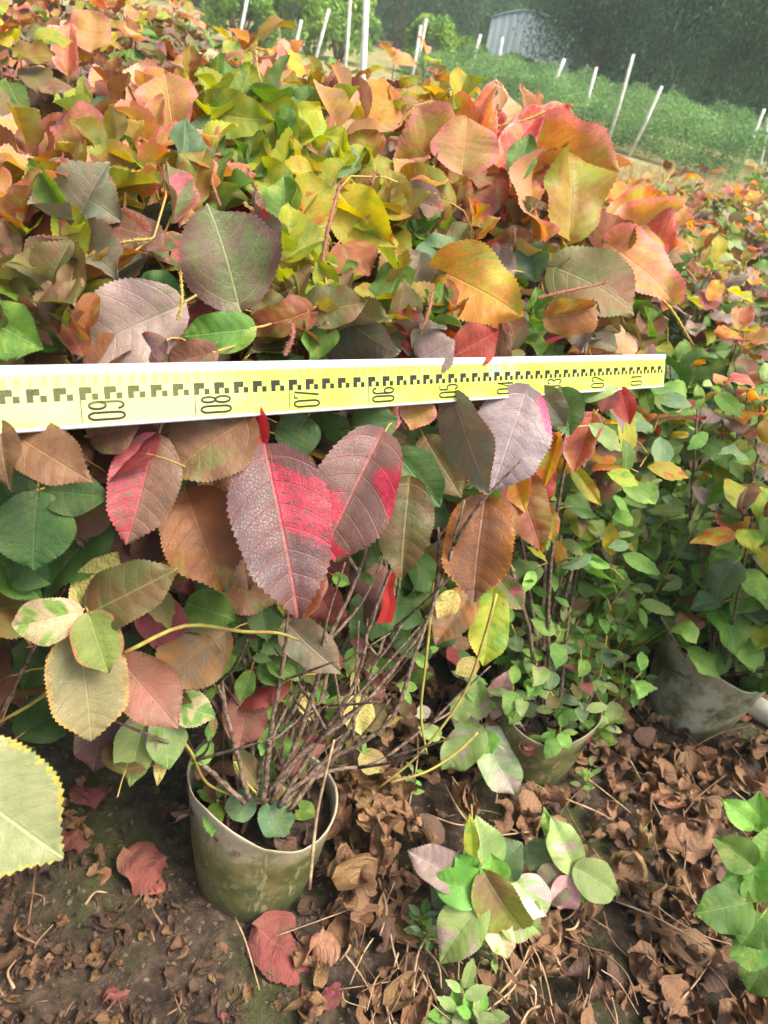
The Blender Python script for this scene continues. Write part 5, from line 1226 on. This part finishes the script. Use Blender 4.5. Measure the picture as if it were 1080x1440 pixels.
for k, (px, py, h, n, L, lab) in enumerate([
 (800, 985, .30, 60, .036, 'tall bushy weed in front of the pot with pale rim, densest of the patch'), (745, 1010, .30, 44, .034, 'weed with small leaves behind the half hidden pot'), (850, 950, .30, 54, .036, 'bushy weed left of the pot with pale rim'),
 (705, 960, .28, 36, .034, 'thin weed behind the yellow green hanging leaf'), (780, 900, .30, 54, .038, 'bushy weed in the middle of the aisle'), (880, 890, .32, 54, .038, 'weed below the low shrubs behind the pale rimmed pot'),
 (830, 1060, .10, 14, .040, 'small blue green weed beside the half hidden pot'), (800, 1120, .08, 8, .028, 'tiny weed at the foot of the half hidden pot'), (930, 860, .28, 40, .036, 'weed reaching over the rim of the pale rimmed pot'),
 (700, 860, .28, 36, .034, 'weed seen through the stems under the red hanging leaves'), (820, 820, .30, 50, .04, 'weed far down the aisle'), (900, 800, .3, 50, .04, 'weed under the right hand rows')]):
    weed(px, py, h, n, L, WP, 60 + k, lab, gw)
for k, (px, py, h, n, L, lab) in enumerate([(570, 1125, .06, 10, .022, 'tiny bluish weed sprouting between the two front pots'), (576, 1330, .07, 14, .030, 'small weed left under the olive sprig'), (600, 1345, .05, 10, .028, 'low weed touching the olive sprig'), (640, 1440, .06, 22, .044, 'pale green rosette weed at the bottom edge'),
 (675, 1450, .05, 14, .040, 'second pale rosette at the bottom edge'), (712, 1080, .05, 8, .022, 'seedling weed by the front of the half hidden pot'), (690, 1370, .05, 8, .02, 'tiny weed right below the olive sprig'), (893, 1192, .03, 8, .016, 'tiny sprout alone in the brown litter at right')]):
    weed(px, py, h, n, L, [('weedgreen', 3), ('lime', 1.5), ('bluegreen', 3), ('palegreen', 2)] if k not in (3, 4) else [('palegreen', 3), ('lime', 2)], 90 + k, lab, 'tiny weeds sprouting in the litter', .6)

# ================================================================== PIPE
tp = NT('white_pipe'); np_ = tp.noise(tp.objco(), 30., 4); M['pipe'] = tp.done(tp.prin(tp.mix(tp.ramp(np_, .5, .75), (.72, .72, .68), (.5, .47, .4)), .35, .5))
pa = G(1048, 985, .03); pb = G(1120, 1028, .03); d = (pb - pa).normalized(); pipe = MB(); n = 20
for (s, r) in ((0, .0245), (.6, .0245), (.6, .021), (0, .021)):
    pass
c0 = pa; c1 = pa + d * .7; sd = d.cross(Vector((0, 0, 1))).normalized(); upv = sd.cross(d)
V = []; F = []
for c, r in ((c0, .0245), (c1, .0245), (c1, .021), (c0, .021)):
    for k in range(n): a = 6.2832 * k / n; V.append(c + sd * math.cos(a) * r + upv * math.sin(a) * r)
for j in range(4):
    for k in range(n): k2 = (k + 1) % n; b = j * n; e = ((j + 1) % 4) * n; F.append((b + k, b + k2, e + k2, e + k))
tag(obj('plastic_pipe', new_mesh('plastic_pipe', V, F, M['pipe'])), 'white plastic pipe lying behind the pot with pale rim at the right edge', 'pipe')

# ================================================================== LITTER
def lp(px, py): return G(px, py)
lineA = G(500, 1180); lineB = G(420, 1440)
def litter_density(x, y):
    # right of the line that runs down from the nearest pot; bare soil to its left
    d = (x - lineA.x) * (lineB.y - lineA.y) - (y - lineA.y) * (lineB.x - lineA.x)
    d = -d / math.hypot(lineB.x - lineA.x, lineB.y - lineA.y)
    if y > lineA.y + .12: d = max(d, (x + .02) * 1.0)
    return max(.06, min(1., .5 + d * 9))
s_ = 1 if litter_density(lineA.x + .3, lineA.y) > litter_density(lineA.x - .3, lineA.y) else -1
rg = random.Random(77); cand = []
while len(cand) < 3200:
    x = rg.uniform(-.6, 1.5); y = rg.uniform(.05, 2.4)
    dens = litter_density(x, y)
    if y < .62 and x < .02 and dens > .4: dens = .3
    if rg.random() > dens: continue
    if any((Vector((x, y, 0)) - q).length < .105 for q in (A0g, A1g, A2g)): continue
    cand.append((x, y, dens))
def lpx(c): return proj(Vector((c[0], c[1], 0)))
vis = []
for c in cand:
    px, py, z = lpx(c); vis.append((c, 1 if (-20 < px < 1100 and 930 < py < 1470) else 0, z))
vis.sort(key=lambda q: (-q[1], q[2] + rg.random() * .25))
heap = Cloud()
gd = 'brown curled dead leaves covering the soil'
nd = 0
for i, (c, v, z) in enumerate(vis):
    L = rg.uniform(.024, .05) if rg.random() < .5 else rg.uniform(.05, .072); zz = rg.uniform(.0, .028) * (1 if c[2] > .5 else .2) + .004
    d = Vector((rg.gauss(0, 1), rg.gauss(0, 1), rg.gauss(0, .35))).normalized(); nr = Vector((rg.gauss(0, .5), rg.gauss(0, .5), 1 if rg.random() < .6 else -1))
    mt = pick(rg, [('deadbrown', 5), ('deadtan', 3.0), ('deaddark', 2.4)] if c[2] > .5 else [('deaddark', 6), ('deadbrown', 3), ('deadtan', 1)])
    if c[2] < .5: L *= .75
    mtx = frame(Vector((c[0], c[1], zz)) - d * L * .4, d, nr, L)
    if nd < 296 and v and (zz > .010 or c[2] < .5):
        o = bpy.data.objects.new('dead_leaf', leaf_mesh('dead', rg.randrange(14), mt)); link(o); o.matrix_world = mtx
        tag(o, 'brown curled dead leaf lying among many others in the litter round the pots', 'dead leaf', gd); nd += 1
    else: heap.add('dead' if z < 1.7 and v else 'deadfar', rg.randrange(14), mt, mtx)
hp = heap.build('leaf_litter'); tag(hp, 'deep brown litter of curled dead leaves on the soil', 'leaf litter', kind='stuff')
crumb = []
r2 = np.random.RandomState(12); xs = r2.uniform(-.7, 1.5, 9000); ys = r2.uniform(.0, 2.4, 9000)
Cc = np.stack([xs, ys, r2.uniform(.0, .012, 9000)], -1)
M['crumb'] = cloud_mat('crumbs', (.03, .02, .013), (.12, .075, .045), (.06, .04, .028), .0, .9)
tag(cards('leaf_crumbs', Cc, .008, M['crumb'], None, 13, aspect=.5), 'crumbs of dead leaf and bark strewn on the soil', 'leaf crumbs', kind='stuff')

RL = [(180, 1200, 242, 1248, 62, 'dull red folded fallen leaf on bare soil left of the nearest pot'), (362, 1310, 452, 1372, 84, 'largest pinkish red fallen leaf, below the nearest pot'), (104, 1130, 156, 1098, 40, 'crimson fallen leaf highest of the group by the pale leaf'),
 (84, 1190, 132, 1172, 36, 'crimson fallen leaf close to the tip of the pale leaf'), (4, 945, 44, 985, 44, 'salmon red fallen leaf at the left edge'), (455, 1420, 478, 1380, 30, 'narrow dark red fallen leaf at the bottom edge'), (425, 1062, 448, 1035, 26, 'crimson scrap of leaf under the woody stems'), (1036, 1010, 1062, 1002, 18, 'small red scrap beside the white pipe')]
for k, (bx, by, tx, ty, wp, lab) in enumerate(RL):
    b = G(bx, by, .012); t_ = G(tx, ty, .016); L = (t_ - b).length; z = proj(b)[2]
    V, F, uv, uv2, mi = leaf_geo(1, min(1.0, wp / FPX * z / L * 1.1), 14, 13, .15, .9, .09, 0, .02, 900 + k, .5, crump=.045, roll=-.9, tamp=.5)
    V = V * np.array([1, 1, 1]); me = new_mesh('fallen_leaf', V, F, [M['deadred']], uv, uv2)
    o = bpy.data.objects.new('fallen_leaf', me); link(o); o.matrix_world = frame(b + Vector((0, 0, .008)), t_ - b, Vector((.1, -.2, 1)), L)
    tag(o, lab, 'fallen leaf', 'red fallen leaves on the soil')

# a heap of curled brown leaves piled against the right side of the nearest pot
for k in range(26):
    px = rg.uniform(480, 560); py = rg.uniform(1090, 1260); p = G(px, py, .01 + rg.random() * .09); L = rg.uniform(.05, .085)
    o = bpy.data.objects.new('dead_leaf', leaf_mesh('dead', rg.randrange(14), pick(rg, [('deadbrown', 3), ('deadtan', 3)]))); link(o)
    d = Vector((rg.gauss(0, 1), rg.gauss(0, 1), rg.gauss(0, .8))).normalized(); o.matrix_world = frame(p - d * L * .4, d, Vector((rg.gauss(0, 1), rg.gauss(0, 1), 1)), L)
    tag(o, 'large curled tan dead leaf heaped against the right side of the nearest pot', 'dead leaf', 'tan dead leaves heaped by the nearest pot')

# ---- twigs
gt = 'thin dry twigs scattered over the litter'
TW = [((840, 920), (905, 1012)), ((560, 1340), (520, 1440)), ((575, 1330), (508, 1395)), ((860, 1265), (1000, 1335)), ((800, 1290), (852, 1420)), ((735, 1320), (770, 1440)), ((810, 1340), (800, 1440)), ((20, 1390), (22, 1350)), ((90, 1430), (106, 1405)), ((330, 1290), (365, 1392)), ((50, 1210), (40, 1300)), ((48, 1335), (75, 1300)), ((880, 1080), (960, 1120)),
 ((870, 1040), (930, 1150)), ((915, 1115), (935, 1240)), ((1025, 860), (1040, 960)), ((1045, 900), (1078, 950)), ((550, 1380), (470, 1392)), ((245, 1400), (262, 1440)), ((600, 1145), (665, 1160)), ((960, 1060), (1060, 1020)), ((700, 1400), (745, 1330)), ((640, 1390), (560, 1320)), ((120, 1272), (150, 1255))]
LABT = 'thin dry twig lying on the litter among many'
for k in range(165):
    if k < len(TW): (x0, y0), (x1, y1) = TW[k]
    else:
        x0 = rg.uniform(470, 1080); y0 = rg.uniform(1020, 1440); a = rg.gauss(.9, .7); l = rg.uniform(30, 120); x1 = x0 + l * math.cos(a); y1 = y0 + l * math.sin(a)
        if k > 100: x0 = rg.uniform(470, 860); y0 = rg.uniform(1230, 1440); x1 = x0 + rg.uniform(-50, 70); y1 = y0 + rg.uniform(20, 120)
        if k % 12 == 0: x0 = rg.uniform(0, 460); y0 = rg.uniform(1260, 1430); x1 = x0 + rg.uniform(-40, 40); y1 = y0 + rg.uniform(-40, 40)
        if math.hypot(x0 - 370, y0 - 1200) < 130: x0 += 200; x1 += 200
    a_ = G(x0, y0, .012 + .025 * rg.random()); b_ = G(x1, y1, .010 + .03 * rg.random()); c_ = a_.lerp(b_, .5) + Vector((rg.uniform(-.012, .012), rg.uniform(-.012, .012), rg.uniform(0, .01)))
    path = smooth_path([a_, c_, b_], 8); r = rg.uniform(.0010, .0024)
    mb = tuber(path, r, r * .6, 5)
    if k % 6 == 0: mb.tube([path[4], path[4] + (path[6] - path[4]) * .8 + Vector((.01, -.012, .006))], [r * .7, r * .4], 4)
    o = obj('twig', mb.mesh('twig', M['twigpale' if k % 2 else 'twig'])); tag(o, LABT, 'twig', gt)

# ---- low understorey leaves of the front shrub between its stems, and fine twiggy growth
rg = random.Random(5)
low = Cloud()
for k in range(150):
    x = rg.uniform(190, 660); y = rg.uniform(760, 1060)
    z = S(x, y) * rg.uniform(1.12, 1.5); p = P(x, y, z)
    if p.z < .2 or p.y > A0g.y + .35: continue
    a = rg.random() * 6.28; d = Vector((math.cos(a), math.sin(a), rg.uniform(-.9, .1))).normalized(); L = rg.uniform(.03, .075)
    low.add('mid', rg.randrange(14), pick(rg, [('darkgreen', 4), ('green', 2), ('brown', 2), ('maroonred', 1.2), ('weedgreen', 1.5), ('olive', 1.5), ('varieg', .4)]), frame(p, d, Vector((rg.uniform(-.4, .4), -.5, .8)), L))
low.build('understorey_leaf', A0.root)
for k in range(46):
    b = A0g + Vector((rg.uniform(-.06, .06), rg.uniform(-.06, .05), .15)); x = rg.uniform(230, 660); y = rg.uniform(760, 1010); e = P(x, y, S(x, y) * rg.uniform(1.1, 1.4))
    if e.z < .25: continue
    m_ = b.lerp(e, .5) + Vector((rg.uniform(-.03, .03), rg.uniform(-.02, .04), rg.uniform(-.05, .02)))
    path = smooth_path([b, m_, e], 12); path = [q + Vector((rg.uniform(-.0015, .0015), rg.uniform(-.0015, .0015), 0)) for q in path]
    r_ = rg.uniform(.0014, .0030); mb = tuber(path, r_, r_ * .5, 5)
    for j in range(2):
        i = rg.randrange(4, 11); d = Vector((rg.uniform(-1, 1), rg.uniform(-1, 1), rg.uniform(-.2, 1))).normalized() * rg.uniform(.02, .07); mb.tube([path[i], path[i] + d * .6, path[i] + d + Vector((0, 0, .01))], [r_ * .5, r_ * .4, r_ * .3], 4)
    obj('stem', mb.mesh('stem', M['wood'] if k % 3 else M['twig']), A0.root)
for k, (px, py, h, n, L, lab) in enumerate([
 (770, 960, .28, 60, .040, 'dense bright weed between the front shrub and the pale rimmed pot'), (735, 925, .30, 60, .040, 'bright weed just behind the half hidden pot'), (820, 930, .30, 60, .040, 'upright bright weed in the centre of the aisle'), (860, 1000, .16, 30, .036, 'short weed at the left foot of the pot with pale rim'),
 (960, 820, .34, 70, .050, 'weed under the low shrubs right of the aisle'), (1040, 800, .34, 70, .050, 'weed under the low shrubs at the right edge'), (890, 720, .36, 70, .050, 'weed far down the aisle under the end of the staff'), (1000, 720, .36, 70, .055, 'weed deep under the right hand shrubs'), (690, 780, .3, 60, .04, 'weed behind the woody stems of the big shrub')]):
    weed(px, py, h, n, L, WP + [('yellowgreen', 1)], 160 + k, lab, gw)

# ---- growth that hides the mouths of the pots
def potweed(plant, dx, dy, h, n, L, pal, seed, r_=.07):
    rg = random.Random(seed); mb = MB(); c = Cloud()
    for s_ in range(max(2, n // 8)):
        b = plant.g + Vector((dx + rg.uniform(-r_, r_), dy + rg.uniform(-r_, r_), .13)); top = b + Vector((rg.uniform(-.07, .07), rg.uniform(-.07, .07), h * rg.uniform(.6, 1.1)))
        path = smooth_path([b, b.lerp(top, .5) + Vector((rg.uniform(-.02, .02), 0, 0)), top], 8); mb.tube(path, .0015, 5)
        for k in range(8):
            p = path[1 + k]; az = k // 2 * 1.57 + (k % 2) * math.pi + rg.uniform(-.3, .3); d = Vector((math.cos(az), math.sin(az), rg.uniform(-.3, .5))).normalized(); l = L * rg.uniform(.65, 1.15)
            c.add('weed' if k % 3 else 'mid', rg.randrange(14), pick(rg, pal), frame(p + d * .006, d, Vector((0, -.3, 1)), l))
    obj('shoot', mb.mesh('shoot', M['greenstem']), plant.root); c.build('shoot_leaf', plant.root)
potweed(A1, 0, .02, .16, 110, .040, WP + [('pinkbrown', .6), ('olive', 1)], 1, .085)
potweed(A1, -.05, -.02, .10, 40, .034, WP, 2, .06)
potweed(A2, 0, .03, .14, 70, .040, WP + [('olive', 1)], 3, .08)
potweed(A0, -.01, .05, .12, 60, .040, [('darkgreen', 4), ('green', 2), ('maroonred', 1), ('brown', 1.5)], 4, .06)
# dead leaves lodged inside the pots
for pl_, sd_ in ((A0, 1), (A1, 2), (A2, 3)):
    rg = random.Random(sd_); c = Cloud()
    for k in range(26):
        a = rg.random() * 6.28; q = .09 * math.sqrt(rg.random()); p = pl_.g + Vector((q * math.cos(a), q * math.sin(a), .165 if pl_ is A0 else .135)); d = Vector((rg.gauss(0, 1), rg.gauss(0, 1), rg.gauss(0, .3))).normalized()
        c.add('dead', rg.randrange(14), pick(rg, [('deaddark', 4), ('deadbrown', 2), ('deadred', .5)]), frame(p, d, Vector((rg.gauss(0, .5), rg.gauss(0, .5), 1)), rg.uniform(.02, .045)))
    c.build('dead_leaves', pl_.root)
# small dark scraps on the bare soil left of the nearest pot
rg = random.Random(9); c = Cloud()
for k in range(260):
    p = G(rg.uniform(-20, 470), rg.uniform(1080, 1450), .004)
    if (p - A0g).length < .13: continue
    d = Vector((rg.gauss(0, 1), rg.gauss(0, 1), rg.gauss(0, .2))).normalized()
    c.add('dead', rg.randrange(14), pick(rg, [('deaddark', 6), ('deadbrown', 2.2), ('deadtan', .3), ('deadred', .15)]), frame(p, d, Vector((rg.gauss(0, .5), rg.gauss(0, .5), 1)), rg.uniform(.008, .034)))
tag(c.build('leaf_scraps'), 'small dark scraps of dead leaf on the bare mossy soil', 'leaf scraps', kind='stuff')

# ---- young folded leaves standing up all over the crowns
def crown_tips(plant, n, x0, x1, y1, pal, seed, s0=.040, s1=.078):
    rg = random.Random(seed); c = Cloud(); k = 0; tries = 0; used = []
    while k < n and tries < n * 60:
        tries += 1
        x = rg.uniform(x0, x1); y = rg.uniform(95, y1)
        if y < top_line(x) - 6 or any((x - a) ** 2 + (y - b) ** 2 < 44 ** 2 for a, b in used): continue
        if x < 270 and y < 235 and rg.random() < .7 or 120 < x < 390 and 270 < y: continue
        used.append((x, y)); k += 1; z = S(x, y) * rg.uniform(1.0, 1.06); p = P(x, y, z); L = rg.uniform(s0, s1)
        ax = Vector((rg.uniform(-.35, .35), rg.uniform(-.45, .1), 1.)).normalized(); a = ax.orthogonal().normalized(); b = ax.cross(a); az0 = rg.random() * 6
        mat = colour(pal, p.z + rg.uniform(-.03, .06), rg); mat2 = colour(pal, p.z, rg)
        if x < 300 and y > 200 and rg.random() < .75 or y < 235 and x < 300 and rg.random() < .5: mat = pick(rg, [('brown', 2), ('orangebrown', 3), ('greygreen', 2), ('salmon', 2.5), ('olive', 2), ('peach', 1)])
        m_ = rg.randrange(4, 8)
        for j in range(m_):
            q = (j + 1) / m_; az = az0 + j * 2.4; el = R(12 + 62 * q + rg.uniform(-8, 8)); d = ax * math.cos(el) + (a * math.cos(az) + b * math.sin(az)) * math.sin(el); l = L * (.45 + .65 * q) * rg.uniform(.85, 1.15)
            if not clear_band(p + d * l * .5, l * 1.3): continue
            inn = (ax + Vector((rg.uniform(-.25, .25), rg.uniform(-.3, .1), 0)))
            c.add('young', rg.randrange(14), mat if rg.random() < .75 else mat2, frame(p + d * l * .15 - ax * .01 * j, d, inn, l))
    c.build('young_leaves', plant.root)
TIPS = [(.94, [('yellowgreen', 6), ('golden', 2.5), ('yellow', 2.5), ('orange', 1.2), ('green', 3), ('salmon', 1.6), ('peach', .6), ('olive', 1.2)]), (0, [('olive', 2.5), ('green', 3), ('golden', 2), ('orangebrown', 1.5), ('greygreen', 1.5), ('yellowgreen', 3), ('varieg', 1), ('brown', .8), ('pink', .5)])]
TIPS1 = [(.95, [('salmon', 3.5), ('golden', 3), ('orange', 2), ('yellow', 1.5), ('pink', 2), ('yellowgreen', 1.5), ('olive', 1)]), (0, [('olive', 3), ('golden', 2), ('greygreen', 1.5), ('green', 2), ('orangebrown', 2), ('varieg', 1), ('salmon', 1), ('brown', 1)])]
crown_tips(A0, 52, 0, 620, 470, TIPS, 71)
crown_tips(A1, 34, 580, 940, 480, TIPS1, 72)
# side leaves filling the flank of the big shrub below the staff
def flank(plant, n, x0, x1, y0, y1, f0, f1, pal, seed, s0, s1, kind='near'):
    rg = random.Random(seed); c = Cloud()
    for k in range(n):
        x = rg.uniform(x0, x1); y = rg.uniform(y0, y1); z = S(x, y) * rg.uniform(f0, f1); p = P(x, y, z)
        if p.z < .12: continue
        L = rg.uniform(s0, s1); d = Vector((rg.gauss(0, 1), rg.gauss(-.5, .6), rg.uniform(-1.0, .5))).normalized()
        c.add(kind, rg.randrange(14), pick(rg, pal), frame(p, d, Vector((rg.gauss(0, .5), -.6, .8)), L))
    c.build('flank_leaves', plant.root)
flank(A0, 90, 180, 640, 620, 860, 1.06, 1.22, [('bronze', 2), ('brown', 3), ('darkgreen', 3), ('olive', 2), ('green', 2), ('orangebrown', 1.5), ('maroonred', 1)], 81, .05, .1)
flank(A0, 150, 210, 620, 790, 1060, 1.03, 1.2, [('green', 3), ('weedgreen', 3), ('varieg', 1.4), ('olive', 1.5), ('pinkbrown', 1), ('darkgreen', 2), ('maroonred', .5)], 82, .020, .050, 'weed')
flank(A1, 170, 640, 860, 560, 900, 1.1, 1.35, [('green', 3), ('weedgreen', 4), ('palegreen', 2.5), ('yellowgreen', 1), ('olive', 1), ('orange', .3)], 83, .030, .060, 'weed')
flank(A2, 210, 820, 1090, 540, 860, 1.0, 1.25, [('green', 3), ('weedgreen', 4), ('palegreen', 2.5), ('yellowgreen', 2), ('bluegreen', 2), ('olive', 1), ('grey', .6), ('yellow', .6)], 84, .038, .072, 'weed')
for k, (px, py, h, n, L, lab) in enumerate([(845, 950, .50, 110, .042, 'tallest weed of the aisle, leafy up to the end of the staff'), (795, 900, .50, 100, .042, 'tall pale weed under the hanging red leaves'), (760, 1000, .34, 80, .038, 'bright weed spilling around the half hidden pot'), (880, 930, .44, 100, .044, 'tall weed rising left of the pot with pale rim'), (720, 900, .40, 80, .040, 'tall weed right behind the woody stems')]):
    weed(px, py, h, n, L, WP + [('palegreen', 2), ('yellowgreen', 1)], 260 + k, lab, gw, .45)
